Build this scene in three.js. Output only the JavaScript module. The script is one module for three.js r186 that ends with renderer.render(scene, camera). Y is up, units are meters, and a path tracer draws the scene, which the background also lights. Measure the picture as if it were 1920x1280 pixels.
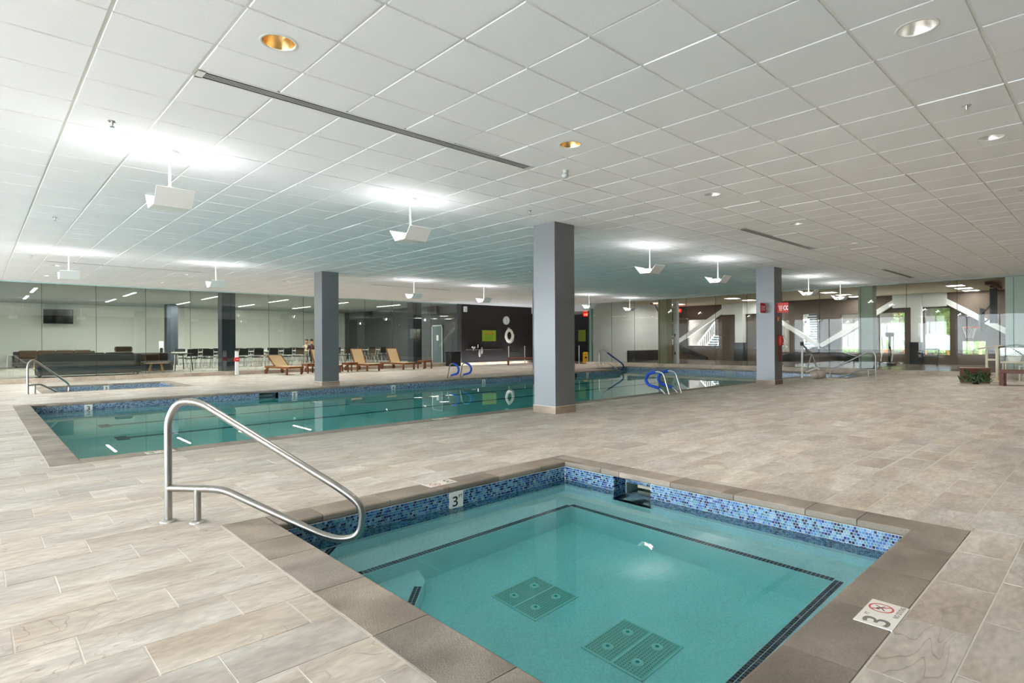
import * as THREE from 'three';
import { mergeGeometries, toCreasedNormals } from 'three/addons/utils/BufferGeometryUtils.js';
import { RoundedBoxGeometry } from 'three/addons/geometries/RoundedBoxGeometry.js';
import { MarchingCubes } from 'three/addons/objects/MarchingCubes.js';
import { RectAreaLightUniformsLib } from 'three/addons/lights/RectAreaLightUniformsLib.js';

// ---------------------------------------------------------------- camera, sky, sun, exposure
// Room axes: x runs along the long side of the pool, -z across it ("b" = -z), y up, metres.
const scene = new THREE.Scene();
const CAMH = 1.2505, FOC = 1075.43, YAW = 0.8184, ROLL = -0.0055, PITCH = 0.0007, CEIL = 3.325;
const camera = new THREE.PerspectiveCamera(2 * Math.atan(640 / FOC) * 180 / Math.PI, 1.5, 0.05, 300);
camera.position.set(0, CAMH, 0);
camera.lookAt(Math.cos(YAW), CAMH + Math.tan(PITCH), -Math.sin(YAW));
camera.rotateZ(ROLL);
camera.updateMatrixWorld();

const renderer = new THREE.WebGLRenderer({ antialias: true });
renderer.toneMapping = THREE.LinearToneMapping;
renderer.toneMappingExposure = 1.96;
renderer.shadowMap.enabled = true;
RectAreaLightUniformsLib.init();

scene.background = new THREE.Color().setRGB(7.9, 8.5, 9.3);
const sun = new THREE.DirectionalLight(new THREE.Color().setRGB(1, 0.95, 0.87), 3);
sun.position.set(36 - 9, 30, 12);
sun.target.position.set(36, 0, -10);
sun.castShadow = true;
sun.shadow.mapSize.set(2048, 2048);
Object.assign(sun.shadow.camera, { left: -40, right: 40, top: 40, bottom: -40, near: 1, far: 120 });
scene.add(sun, sun.target);
const UPLIGHT = 95, LOUNGE_LED = 132, GYM_PANEL = 15, CAN = 6;

// ---------------------------------------------------------------- helpers
let seed = 20250;
const rnd = () => { seed = (seed * 1664525 + 1013904223) >>> 0; return seed / 4294967296; };
const rr = (a, b) => a + (b - a) * rnd();
const lin = (r, g, b) => new THREE.Color().setRGB(r, g, b);
const hex = (h) => new THREE.Color(h);
const taken = {};
const numbered = (n) => { const k = taken[n] = (taken[n] ?? -1) + 1; return k ? n + '_' + String(k).padStart(3, '0') : n; };
function tag(o, label, category, group, kind) {
  o.userData.label = label;
  if (category) o.userData.category = category;
  if (group) o.userData.group = group;
  if (kind) o.userData.kind = kind;
  return o;
}
function thing(name, label, category, [x, y, b] = [0, 0, 0], turn = 0, group) {
  const o = new THREE.Group(); o.name = numbered(name); o.position.set(x, y, -b); o.rotation.y = turn; scene.add(o);
  return tag(o, label, category, group);
}
function struct(name, label) { const o = new THREE.Group(); o.name = name; scene.add(o); o.userData.kind = 'structure'; if (label) o.userData.label = label; return o; }
const flat = (g) => { g = g.index ? g.toNonIndexed() : g; for (const k of Object.keys(g.attributes)) if (!['position', 'normal', 'uv'].includes(k)) g.deleteAttribute(k); return g; };
function part(name, geos, mat, parent) {
  geos = Array.isArray(geos) ? geos : [geos];
  const g = geos.length === 1 ? geos[0] : mergeGeometries(geos.map(flat));
  const m = new THREE.Mesh(g, mat); m.name = name; parent.add(m); return m;
}
function single(name, geos, mat, label, category, group, pos) {
  const m = part(numbered(name), geos, mat, scene);
  if (pos) m.position.set(pos[0], pos[1], -pos[2]);
  return tag(m, label, category, group);
}
function copy(o, [x, y, b], turn = 0, label) {
  const c = o.clone(); c.name = numbered(o.name.replace(/_\d{3}$/, '')); c.userData = { ...o.userData }; c.position.set(x, y, -b); c.rotation.y = turn; scene.add(c);
  if (label) c.userData.label = label;
  return c;
}
// uv in metres, by the way each face points
function metreUV(g, ou = 0, ov = 0) {
  g = g.index ? g.toNonIndexed() : g;
  const p = g.attributes.position, n = g.attributes.normal, uv = new Float32Array(p.count * 2);
  for (let i = 0; i < p.count; i++) {
    const x = Math.abs(n.getX(i)), y = Math.abs(n.getY(i)), z = Math.abs(n.getZ(i));
    const [u, v] = y >= x && y >= z ? [p.getX(i), p.getZ(i)] : x >= z ? [p.getZ(i), p.getY(i)] : [p.getX(i), p.getY(i)];
    uv[2 * i] = u + ou; uv[2 * i + 1] = v + ov;
  }
  g.setAttribute('uv', new THREE.BufferAttribute(uv, 2)); return g;
}
// box from a0..a1 (x), y0..y1, b0..b1 (-z)
function bx(a0, a1, y0, y1, b0, b1) {
  const g = new THREE.BoxGeometry(Math.abs(a1 - a0), Math.abs(y1 - y0), Math.abs(b1 - b0));
  g.translate((a0 + a1) / 2, (y0 + y1) / 2, -(b0 + b1) / 2); return metreUV(g);
}
function rbx(a0, a1, y0, y1, b0, b1, r = 0.02, s = 2) {
  const g = new RoundedBoxGeometry(Math.abs(a1 - a0), Math.abs(y1 - y0), Math.abs(b1 - b0), s, r);
  g.translate((a0 + a1) / 2, (y0 + y1) / 2, -(b0 + b1) / 2); return flat(g);
}
function cyl(r0, r1, y0, y1, a, b, seg = 20) { const g = new THREE.CylinderGeometry(r1, r0, y1 - y0, seg); g.translate(a, (y0 + y1) / 2, -b); return flat(g); }
const V = (a, y, b) => new THREE.Vector3(a, y, -b);
// straight bar of rectangular or round section between two points
function bar(p, q, w, h = w, round = false) {
  const d = q.clone().sub(p), L = d.length();
  const g = round ? new THREE.CylinderGeometry(w, w, L, 12) : new THREE.BoxGeometry(w, L, h);
  const m = new THREE.Matrix4(), y = d.normalize();
  let x = Math.abs(y.y) > 0.97 ? new THREE.Vector3(1, 0, 0) : new THREE.Vector3(0, 1, 0).cross(y).normalize();
  const z = x.clone().cross(y).normalize(); x = y.clone().cross(z).normalize();
  m.makeBasis(x, y, z).setPosition(p.clone().add(q).multiplyScalar(0.5));
  return flat(g.applyMatrix4(m));
}
// tube through points with rounded bends
function tube(points, r, bend = 0.06, seg = 14, caps = true) {
  const path = new THREE.CurvePath();
  let prev = points[0];
  for (let i = 1; i < points.length - 1; i++) {
    const p = points[i], a = prev.clone().sub(p), c = points[i + 1].clone().sub(p);
    const k = Math.min(bend, a.length() * 0.95, c.length() * 0.49);
    const s = p.clone().add(a.normalize().multiplyScalar(k)), e = p.clone().add(c.normalize().multiplyScalar(k));
    if (prev.distanceTo(s) > 1e-4) path.add(new THREE.LineCurve3(prev, s));
    path.add(new THREE.QuadraticBezierCurve3(s, p, e)); prev = e;
  }
  path.add(new THREE.LineCurve3(prev, points[points.length - 1]));
  const pts = [];
  for (const c of path.curves) { const n = c.isLineCurve3 ? 1 : 8; for (let i = 0; i < n; i++) pts.push(c.getPoint(i / n)); }
  pts.push(points[points.length - 1].clone());
  const g = new THREE.BufferGeometry(), P = [], N = [], U = [], I = [];
  let ref = null;
  pts.forEach((p, i) => {
    const t = (i === 0 ? pts[1].clone().sub(p) : i === pts.length - 1 ? p.clone().sub(pts[i - 1]) : pts[i + 1].clone().sub(pts[i - 1])).normalize();
    if (!ref) ref = (Math.abs(t.y) < 0.9 ? new THREE.Vector3(0, 1, 0) : new THREE.Vector3(1, 0, 0)).cross(t).normalize();
    ref.sub(t.clone().multiplyScalar(ref.dot(t))).normalize();
    const w = t.clone().cross(ref);
    for (let k = 0; k <= seg; k++) {
      const a = k / seg * Math.PI * 2, n = ref.clone().multiplyScalar(Math.cos(a)).add(w.clone().multiplyScalar(Math.sin(a)));
      P.push(p.x + n.x * r, p.y + n.y * r, p.z + n.z * r); N.push(n.x, n.y, n.z); U.push(i * 0.05, k / seg);
    }
  });
  for (let i = 0; i < pts.length - 1; i++) for (let k = 0; k < seg; k++) { const a = i * (seg + 1) + k, b = a + seg + 1; I.push(a, a + 1, b, b, a + 1, b + 1); }
  g.setAttribute('position', new THREE.Float32BufferAttribute(P, 3)); g.setAttribute('normal', new THREE.Float32BufferAttribute(N, 3)); g.setAttribute('uv', new THREE.Float32BufferAttribute(U, 2)); g.setIndex(I);
  return flat(g);
}
const lathe = (pts, seg = 24) => flat(new THREE.LatheGeometry(pts.map(([x, y]) => new THREE.Vector2(x, y)), seg));
const put = (g, a, y, b) => g.translate(a, y, -b);
// prism of a polygon given in (a, b), from y0 to y1
function prism(poly, y0, y1) {
  const s = new THREE.Shape(poly.map(([a, b]) => new THREE.Vector2(a, b)));
  const g = new THREE.ExtrudeGeometry(s, { depth: y1 - y0, bevelEnabled: false });
  g.rotateX(-Math.PI / 2).translate(0, y0, 0); return metreUV(g);
}
// rectangles minus rectangles, as [a0, a1, b0, b1]
function minus(rects, holes) {
  for (const [h0, h1, k0, k1] of holes) {
    const out = [];
    for (const [a0, a1, b0, b1] of rects) {
      if (h0 >= a1 || h1 <= a0 || k0 >= b1 || k1 <= b0) { out.push([a0, a1, b0, b1]); continue; }
      if (k0 > b0) out.push([a0, a1, b0, k0]);
      if (k1 < b1) out.push([a0, a1, k1, b1]);
      const m0 = Math.max(b0, k0), m1 = Math.min(b1, k1);
      if (h0 > a0) out.push([a0, h0, m0, m1]);
      if (h1 < a1) out.push([h1, a1, m0, m1]);
    }
    rects = out;
  }
  return rects;
}
// collects flat quads with colours
class Quads {
  constructor() { this.p = []; this.n = []; this.u = []; this.c = []; }
  quad(a, b, c, d, col = [1, 1, 1], uvf = (q) => [q[0], q[2]]) {
    const e = [b[0] - a[0], b[1] - a[1], b[2] - a[2]], f = [d[0] - a[0], d[1] - a[1], d[2] - a[2]];
    const n = [e[1] * f[2] - e[2] * f[1], e[2] * f[0] - e[0] * f[2], e[0] * f[1] - e[1] * f[0]], l = Math.hypot(...n) || 1;
    for (const q of [a, b, c, a, c, d]) { this.p.push(...q); this.n.push(n[0] / l, n[1] / l, n[2] / l); this.u.push(...uvf(q)); this.c.push(...col); }
  }
  // bevelled plate: face at yt, its bevel runs out by ins to yb
  plate([a0, a1, b0, b1], yt, yb, ins, col, ou = 0, ov = 0) {
    const x0 = a0, x1 = a1, z0 = -b1, z1 = -b0, up = yt > yb, uv = (q) => [q[0] - a0 + ou, -q[2] - b0 + ov];
    const T = [[x0 + ins, yt, z1 - ins], [x1 - ins, yt, z1 - ins], [x1 - ins, yt, z0 + ins], [x0 + ins, yt, z0 + ins]], B = [[x0, yb, z1], [x1, yb, z1], [x1, yb, z0], [x0, yb, z0]];
    const q = (a, b, c, d) => up ? this.quad(a, b, c, d, col, uv) : this.quad(d, c, b, a, col, uv);
    q(...T);
    for (let i = 0; i < 4; i++) { const j = (i + 1) % 4; q(B[i], B[j], T[j], T[i]); }
  }
  geo() {
    const g = new THREE.BufferGeometry();
    g.setAttribute('position', new THREE.Float32BufferAttribute(this.p, 3)); g.setAttribute('normal', new THREE.Float32BufferAttribute(this.n, 3));
    g.setAttribute('uv', new THREE.Float32BufferAttribute(this.u, 2)); g.setAttribute('color', new THREE.Float32BufferAttribute(this.c, 3)); return g;
  }
}
const project = (a, y, b) => { const v = new THREE.Vector3(a, y, -b).applyMatrix4(camera.matrixWorldInverse); if (v.z > -0.1) return null; return [960 - v.x / v.z * FOC, 640 + v.y / v.z * FOC]; };
// pixels of the frame that a flat rectangle covers
function shows([a0, a1, b0, b1], y) {
  const q = [[a0, b0], [a1, b0], [a1, b1], [a0, b1]].map(([a, b]) => project(a, y, b));
  if (q.some((p) => !p)) { const c = project((a0 + a1) / 2, y, (b0 + b1) / 2); return c && c[0] > 0 && c[0] < 1920 && c[1] > 0 && c[1] < 1280 ? 1e5 : 0; }
  const c = q.map(([x, v]) => [Math.min(1920, Math.max(0, x)), Math.min(1280, Math.max(0, v))]);
  let s = 0; for (let i = 0; i < 4; i++) { const [x, v] = c[i], [X, W] = c[(i + 1) % 4]; s += x * W - X * v; }
  return Math.abs(s) / 2;
}

// ---------------------------------------------------------------- noise and textures
const P = new Uint8Array(512); { const t = [...Array(256).keys()]; for (let i = 255; i > 0; i--) { const j = Math.floor(rnd() * (i + 1)); [t[i], t[j]] = [t[j], t[i]]; } for (let i = 0; i < 512; i++) P[i] = t[i & 255]; }
function vn(x, y) {
  const i = Math.floor(x), j = Math.floor(y), f = x - i, g = y - j, u = f * f * (3 - 2 * f), v = g * g * (3 - 2 * g), h = (a, b) => P[(P[a & 255] + b) & 255] / 255;
  const a = h(i, j), b = h(i + 1, j), c = h(i, j + 1), d = h(i + 1, j + 1);
  return a + (b - a) * u + (c - a) * v + (a - b - c + d) * u * v;
}
function fbm(x, y, o = 4) { let s = 0, a = 0.5; for (let k = 0; k < o; k++) { s += a * vn(x, y); x = x * 2.03 + 17.1; y = y * 2.03 + 9.7; a *= 0.5; } return s / (1 - Math.pow(0.5, o)); }
const clamp = (v, a = 0, b = 1) => Math.min(b, Math.max(a, v)), mixc = (a, b, t) => a.map((v, i) => v + (b[i] - v) * t);
function texture(w, h, fn, srgb = true, repeat = [1, 1]) {
  const d = new Uint8Array(w * h * 4);
  for (let j = 0; j < h; j++) for (let i = 0; i < w; i++) { const c = fn(i, j), k = 4 * (j * w + i); if (typeof c === 'number') d[k] = d[k + 1] = d[k + 2] = clamp(c) * 255; else { d[k] = clamp(c[0]) * 255; d[k + 1] = clamp(c[1]) * 255; d[k + 2] = clamp(c[2]) * 255; } d[k + 3] = 255; }
  const t = new THREE.DataTexture(d, w, h); t.wrapS = t.wrapT = THREE.RepeatWrapping; t.magFilter = THREE.LinearFilter; t.minFilter = THREE.LinearFilter;
  if (srgb) t.colorSpace = THREE.SRGBColorSpace; t.repeat.set(...repeat); t.needsUpdate = true; return t;
}
function canvas(w, h, draw) {
  const c = document.createElement('canvas'); c.width = w; c.height = h; draw(c.getContext('2d'), w, h);
  const t = new THREE.CanvasTexture(c); t.colorSpace = THREE.SRGBColorSpace; t.magFilter = THREE.LinearFilter; return t;
}
const std = (o) => new THREE.MeshStandardMaterial(o), phys = (o) => new THREE.MeshPhysicalMaterial(o);

// deck stone: warped beds with ring lines, as on split sandstone
const STONE = 3.6, SN = 1536, stoneH = new Float32Array(SN * SN);
const stoneMap = texture(SN, SN, (i, j) => {
  const x = i / SN * STONE, y = j / SN * STONE;
  const wx = fbm(x * 1.6 + 3, y * 2.6, 3), wy = fbm(x * 1.3 + 40, y * 2.2 + 11, 3);
  const bed = fbm(x * 1.1 + wx * 1.6, y * 4.2 + wy * 2.2, 4), fine = fbm(x * 22, y * 60, 2), cloud = fbm(x * 0.9 + 70, y * 1.4 + 5, 3);
  const ring = Math.sin((bed * 9 + wx * 5) * Math.PI * 1.35), line = Math.pow(clamp(1 - Math.abs(ring) * 4.2), 1.5) * clamp(fbm(x * 2.2 + 9, y * 2.2, 2) * 2.6 - 0.95);
  const pale = Math.pow(clamp(fbm(x * 1.7 + 90, y * 3.1 + wy * 2, 4) * 2.4 - 1.15), 1.2);
  let c = mixc([0.705, 0.648, 0.578], [0.825, 0.79, 0.735], clamp(bed * 2.1 - 0.55));
  c = mixc(c, [0.71, 0.69, 0.67], clamp(cloud * 2 - 0.8) * 0.55);
  c = mixc(c, [0.87, 0.85, 0.815], pale * 0.7);
  c = mixc(c, [0.55, 0.485, 0.415], line * 0.6);
  const k = (1 + (fine - 0.5) * 0.17) * (0.965 + 0.07 * clamp(fbm(x * 2.6 + 5, y * 14 + wx * 6, 3) * 2 - 0.5)); stoneH[j * SN + i] = clamp(0.5 + (bed - 0.5) * 0.9 - line * 0.35 + (fine - 0.5) * 0.25);
  return c.map((v) => v * k);
}, true, [1 / STONE, 1 / STONE]);
const stoneBump = texture(SN, SN, (i, j) => stoneH[j * SN + i], false, [1 / STONE, 1 / STONE]);
const deckMat = std({ map: stoneMap, bumpMap: stoneBump, bumpScale: 0.0022, roughness: 0.5, vertexColors: true });
const copingTex = texture(768, 768, (i, j) => {
  const x = i / 384, y = j / 384, m = fbm(x * 2.2, y * 3.4, 4), s = vn(i * 0.55, j * 0.55), w = fbm(x * 1.4 + 8, y * 5 + fbm(x * 3, y * 3, 2) * 2, 3);
  const c = mixc([0.50, 0.455, 0.405], [0.665, 0.615, 0.555], clamp(m * 2 - 0.5)); return mixc(c, [0.42, 0.385, 0.35], clamp(w * 2 - 1.15) * 0.6).map((v) => v * (0.93 + 0.14 * s));
}, true, [0.5, 0.5]);
const copingBump = texture(512, 512, (i, j) => 0.6 * vn(i * 0.45, j * 0.45) + 0.4 * fbm(i / 40, j / 40, 3), false, [1.2, 1.2]);
const copingMat = std({ map: copingTex, bumpMap: copingBump, bumpScale: 0.0012, roughness: 0.62, vertexColors: true });
const groutMat = std({ color: hex('#d3ccc0'), roughness: 0.9 });
const ceilTex = texture(512, 512, (i, j) => { const s = 0.5 * vn(i * 0.7, j * 0.7) + 0.5 * vn(i * 0.22, j * 0.22); const k = 0.945 + 0.03 * s; return [k, k, k * 1.005]; }, true, [1.64, 1.64]);
const ceilBump = texture(512, 512, (i, j) => 0.6 * vn(i * 0.6, j * 0.6) + 0.4 * vn(i * 0.25, j * 0.25), false, [1.64, 1.64]);
const ceilMat = std({ map: ceilTex, bumpMap: ceilBump, bumpScale: 0.0008, roughness: 0.92, vertexColors: true });
const teeMat = std({ color: hex('#eeeeea'), roughness: 0.5 });
const plasterTex = texture(768, 768, (i, j) => { const x = i / 128, y = j / 128, m = fbm(x * 1.3, y * 1.3, 4), s = vn(i * 0.6, j * 0.6), p = clamp(fbm(x * 0.9 + 31, y * 0.9, 4) * 2.6 - 1.45); return mixc([0.90, 0.945, 0.945], [0.95, 0.975, 0.975], m).map((v) => (v + p * 0.06) * (0.95 + 0.1 * s)); }, true, [0.33, 0.33]);
const plaster = std({ map: plasterTex, roughness: 0.85 });
const plasterPool = std({ map: plasterTex, color: lin(0.92, 0.98, 0.97), roughness: 0.85 });
const waterMat = phys({ color: 0xffffff, transmission: 1, thickness: 1, ior: 1.333, roughness: 0, attenuationColor: lin(0.58, 0.988, 0.992), attenuationDistance: 1.0, specularIntensity: 1 });
const poolWaterMat = phys({ color: 0xffffff, transmission: 1, thickness: 1, ior: 1.333, roughness: 0, attenuationColor: lin(0.60, 0.97, 0.955), attenuationDistance: 1.0 });
const glassMat = phys({ color: lin(0.88, 0.905, 0.885), transmission: 1, thickness: 0, roughness: 0, ior: 1.25 });
const loungeGlass = phys({ color: lin(0.87, 0.905, 0.885), transmission: 1, thickness: 0, roughness: 0, ior: 1.75 });
const clearMat = phys({ color: lin(0.95, 0.965, 0.96), transmission: 1, thickness: 0, roughness: 0, ior: 1.5 });
const sealMat = std({ color: hex('#2a2f2c'), roughness: 0.6 });
const steel = std({ color: lin(0.40, 0.385, 0.36), metalness: 1, roughness: 0.3 });
const steelDull = std({ color: lin(0.55, 0.54, 0.51), metalness: 1, roughness: 0.42 });
const chrome = std({ color: lin(0.8, 0.8, 0.8), metalness: 1, roughness: 0.12 });
const bluePad = std({ color: hex('#1547b4'), roughness: 0.75 });
const navyPad = std({ color: hex('#15325f'), roughness: 0.75 });
const white = std({ color: hex('#efefec'), roughness: 0.45 });
const whiteWall = std({ color: hex('#dfe0e0'), roughness: 0.7 });
const black = std({ color: hex('#141414'), roughness: 0.5 });
const blackMatte = std({ color: hex('#1c1b1b'), roughness: 0.85 });
const columnMat = phys({ color: lin(0.16, 0.165, 0.172), roughness: 0.32, ior: 1.65 });
const columnDark = std({ color: hex('#2e3742'), roughness: 0.65 });
const skirtMat = std({ map: copingTex, color: lin(1.15, 1.08, 0.98), roughness: 0.6 });
const curbMat = std({ map: stoneMap, color: lin(0.86, 0.80, 0.72), roughness: 0.55 });
const brickTex = texture(512, 512, (i, j) => { const r = Math.floor(j / 32), x = (i + (r % 2) * 42) % 512, mort = j % 32 < 2 || x % 85 < 2, k = 0.9 + 0.25 * P[(r * 7 + Math.floor(x / 85)) & 255] / 255; return mort ? [0.10, 0.095, 0.09] : [0.155 * k, 0.135 * k, 0.128 * k]; }, true, [1, 1]);
const brickMat = std({ map: brickTex, roughness: 0.75 });
const loungeWall = std({ color: hex('#d2d4ca'), roughness: 0.75 });
const darkWall = std({ color: hex('#484b4f'), roughness: 0.7 });
const loungeCeil = std({ color: hex('#8d9593'), roughness: 0.9 });
const carpetTex = texture(256, 256, (i, j) => { const s = vn(i * 0.5, j * 0.5) * 0.12 + fbm(i / 60, j / 60, 2) * 0.12; return [0.47 + s, 0.455 + s, 0.42 + s]; }, true, [1, 1]);
const carpet = std({ map: carpetTex, roughness: 0.95 });
const gymBrown = std({ color: hex('#63564e'), roughness: 0.75 });
const gymCeil = std({ color: hex('#cbbd9f'), roughness: 0.85 });
const gymFloorMat = std({ color: hex('#6a625a'), roughness: 0.2 });
const woodTex = texture(512, 512, (i, j) => { const x = i / 512, y = j / 512, g = fbm(x * 3, y * 40 + fbm(x * 4, y * 6, 3) * 6, 3); return mixc([0.46, 0.26, 0.12], [0.68, 0.43, 0.22], g); }, true, [2, 2]);
const teak = std({ map: woodTex, color: lin(0.72, 0.66, 0.6), roughness: 0.55 });
const darkTeak = std({ map: woodTex, color: lin(0.55, 0.42, 0.36), roughness: 0.5 });
const redwood = std({ map: woodTex, color: lin(0.46, 0.27, 0.18), roughness: 0.45 });
const sling = std({ color: hex('#d6ba8e'), roughness: 0.85 });
const creamPaint = std({ color: hex('#e6dfc4'), roughness: 0.5 });
const redPlastic = std({ color: hex('#c8201c'), roughness: 0.4 });
const sofaMat = std({ color: hex('#4c4c48'), roughness: 0.9 });
const cushionMat = std({ color: hex('#5b4a38'), roughness: 0.95 });
const meshBlack = std({ color: hex('#20211f'), roughness: 0.8 });
const lightGrey = std({ color: hex('#b9bcb9'), roughness: 0.5 });
const glow = (r, g, b, k) => std({ color: hex('#ffffff'), emissive: lin(r, g, b), emissiveIntensity: k, roughness: 0.6 });

// ---------------------------------------------------------------- layout numbers
const SPA = { a0: 1.52, a1: 4.48, b0: 0.97, b1: 3.99, oa0: 1.23, oa1: 4.73, ob0: 0.69, ob1: 4.24 };
const KID = { a0: 1.52, a1: 4.48, b0: 19.12, b1: 21.85, oa0: 1.24, oa1: 4.76, ob0: 18.86, ob1: 22.11 };
const POOL = { a0: 0.82, a1: 23.6, b0: 7.79, b1: 15.3 }, ALC = { a0: 20.9, a1: 23.6, b0: 6.4, b1: 16.9 }, CW = 0.27;
const WL = -0.18, GA = 24.7, GB = 24.65;                 // water level; glass fronts at a = GA and b = GB
const ROOM = { a0: -8, a1: 24.36, b0: -3.5, b1: 24.3 };
const COLS = [[7.56, 6.97], [7.58, 16.11], [16.70, 7.0], [16.72, 16.11]], CH = 0.257;

// ---------------------------------------------------------------- deck
const holes = [[SPA.oa0, SPA.oa1, SPA.ob0, SPA.ob1], [KID.oa0, KID.oa1, KID.ob0, KID.ob1], [POOL.a0 - CW, POOL.a1 + CW, POOL.b0 - CW, POOL.b1 + CW], [ALC.a0 - CW, ALC.a1 + CW, ALC.b0 - CW, ALC.b1 + CW]];
const floor = struct('floor', 'beige sandstone tile pool deck');
const drain = [7.02, 4.2, 0.13];
{
  const bed = new Quads();
  for (const r of minus([[ROOM.a0, ROOM.a1, ROOM.b0, ROOM.b1]], [...holes, [4.7, 5.06, 2.9, 3.42], [5.3, 5.9, 15.5, 15.75], [17.5, 18, 15.5, 15.75]])) bed.plate(r, -0.0012, -0.3, 0, [1, 1, 1]);
  part('grout_bed', bed.geo(), groutMat, floor);
  const tiles = [], PB = 0.2935, LA = 0.59, G = 0.0026;
  for (let k = Math.floor((ROOM.b0 - 0.435) / PB); 0.435 + k * PB < ROOM.b1; k++) {
    const b0 = 0.435 + k * PB, off = 0.505 - 0.1967 * (k - 10);
    for (let i = Math.floor((ROOM.a0 - off) / LA); off + i * LA < ROOM.a1; i++) {
      const full = [Math.max(off + i * LA + G, ROOM.a0), Math.min(off + (i + 1) * LA - G, ROOM.a1), Math.max(b0 + G, ROOM.b0), Math.min(b0 + PB - G, ROOM.b1)];
      const haze = off + i * LA > 6.2 && off + i * LA < 8.1 && b0 > 1.2 && b0 < 1.9 ? 0.012 : 0; full[0] += haze; full[1] -= haze; full[2] += haze; full[3] -= haze; // joints widened by pale mortar
      const t = rr(0.88, 1.0), w = rr(-0.02, 0.02), col = [t + w, t, t - w], uo = rr(0, 2.9), vo = rr(0, 3.2), dy = rr(0, 0.0012);
      for (const r of minus([full], holes.map(([h0, h1, k0, k1]) => [h0 - 0.008, h1 + 0.008, k0 - 0.008, k1 + 0.008]))) if (r[1] - r[0] > 0.012 && r[3] - r[2] > 0.012) tiles.push({ r, col, uo, vo, dy, s: shows(r, 0) });
    }
  }
  tiles.sort((p, q) => q.s - p.s);
  tiles.slice(0, 300).forEach((t) => { const q = new Quads(); q.plate(t.r, t.dy, -0.002, 0.0016, t.col, t.uo, t.vo); part('floor_tile', q.geo(), deckMat, floor); });
  const rest = new Quads(); tiles.slice(300).forEach((t) => rest.plate(t.r, t.dy, -0.002, 0.0016, t.col, t.uo, t.vo));
  part('floor_tile_field', rest.geo(), deckMat, floor).userData.kind = 'stuff';
  // round cleanout cover let into the deck
  const dc = thing('drain_cover', 'round pale drain cover set flush in the deck behind the spa', 'drain', [5.32, 0.001, 2.78]);
  part('rim', lathe([[0.105, 0], [0.105, 0.004], [0.135, 0.005], [0.14, 0]], 32), std({ color: hex('#b8b09f'), roughness: 0.6 }), dc);
  part('lid', lathe([[0, 0.0035], [0.1, 0.0035], [0.103, 0]], 32), std({ color: hex('#cbc3b3'), roughness: 0.6 }), dc);
  part('screw', put(lathe([[0, 0.005], [0.008, 0.005], [0.009, 0.003]], 10), -0.06, 0, 0), steelDull, dc);
}

// ---------------------------------------------------------------- basins
const BLUES = [['#7fb4dc', 4], ['#5b97cf', 3.6], ['#3f74b8', 3.4], ['#24418c', 3], ['#141f4a', 2.8], ['#6fa9b8', 3.4], ['#9fbfd2', 2], ['#447f9c', 2.6]].flatMap(([h, w]) => Array(Math.round(w * 4)).fill(hex(h).multiplyScalar(0.72)));
const DIM = [['#8aa0b8', 4], ['#7189a6', 4], ['#5a7094', 3], ['#3f5075', 2.4], ['#28344f', 2], ['#8fa3aa', 3], ['#a3b1c2', 3]].flatMap(([h, w]) => Array(Math.round(w * 4)).fill(hex(h)));
const throatGrey = std({ color: hex('#9aa3a2'), roughness: 0.6 });
const mosaicMat = std({ color: 0xffffff, roughness: 0.16 });
const mosaicGrout = std({ color: hex('#cfd6da'), roughness: 0.8 });
const PIT = 0.0208;
const chip = (() => { const q = new Quads(); q.plate([-0.0092, 0.0092, -0.0092, 0.0092], 0.003, 0, 0.0009, [1, 1, 1]); const g = q.geo(); g.deleteAttribute('color'); return g; })();
// chips on a vertical wall from (a,b) = p to q; n is the way the wall faces
function mosaic(parent, p, q, n, y1, rows, palette, skip = [], name = 'waterline_mosaic') {
  const L = Math.hypot(q[0] - p[0], q[1] - p[1]), d = [(q[0] - p[0]) / L, (q[1] - p[1]) / L], list = [];
  const X = new THREE.Vector3(d[0], 0, -d[1]), Y = new THREE.Vector3(n[0], 0, -n[1]), Z = X.clone().cross(Y), m = new THREE.Matrix4();
  for (let r = 0; r < rows; r++) for (let s = PIT / 2 + (r % 2) * PIT / 2; s < L - PIT * 0.4; s += PIT) {
    if (skip.some(([s0, s1]) => s > s0 && s < s1)) continue;
    list.push([p[0] + d[0] * s, y1 - (r + 0.5) * PIT, p[1] + d[1] * s]);
  }
  const im = new THREE.InstancedMesh(chip, mosaicMat, list.length); im.name = name; im.userData.kind = 'stuff';
  list.forEach(([a, y, b], i) => { m.makeBasis(X, Y, Z).setPosition(a, y, -b); im.setMatrixAt(i, m); im.setColorAt(i, palette[Math.floor(rnd() * palette.length)]); });
  parent.add(im); return im;
}
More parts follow.
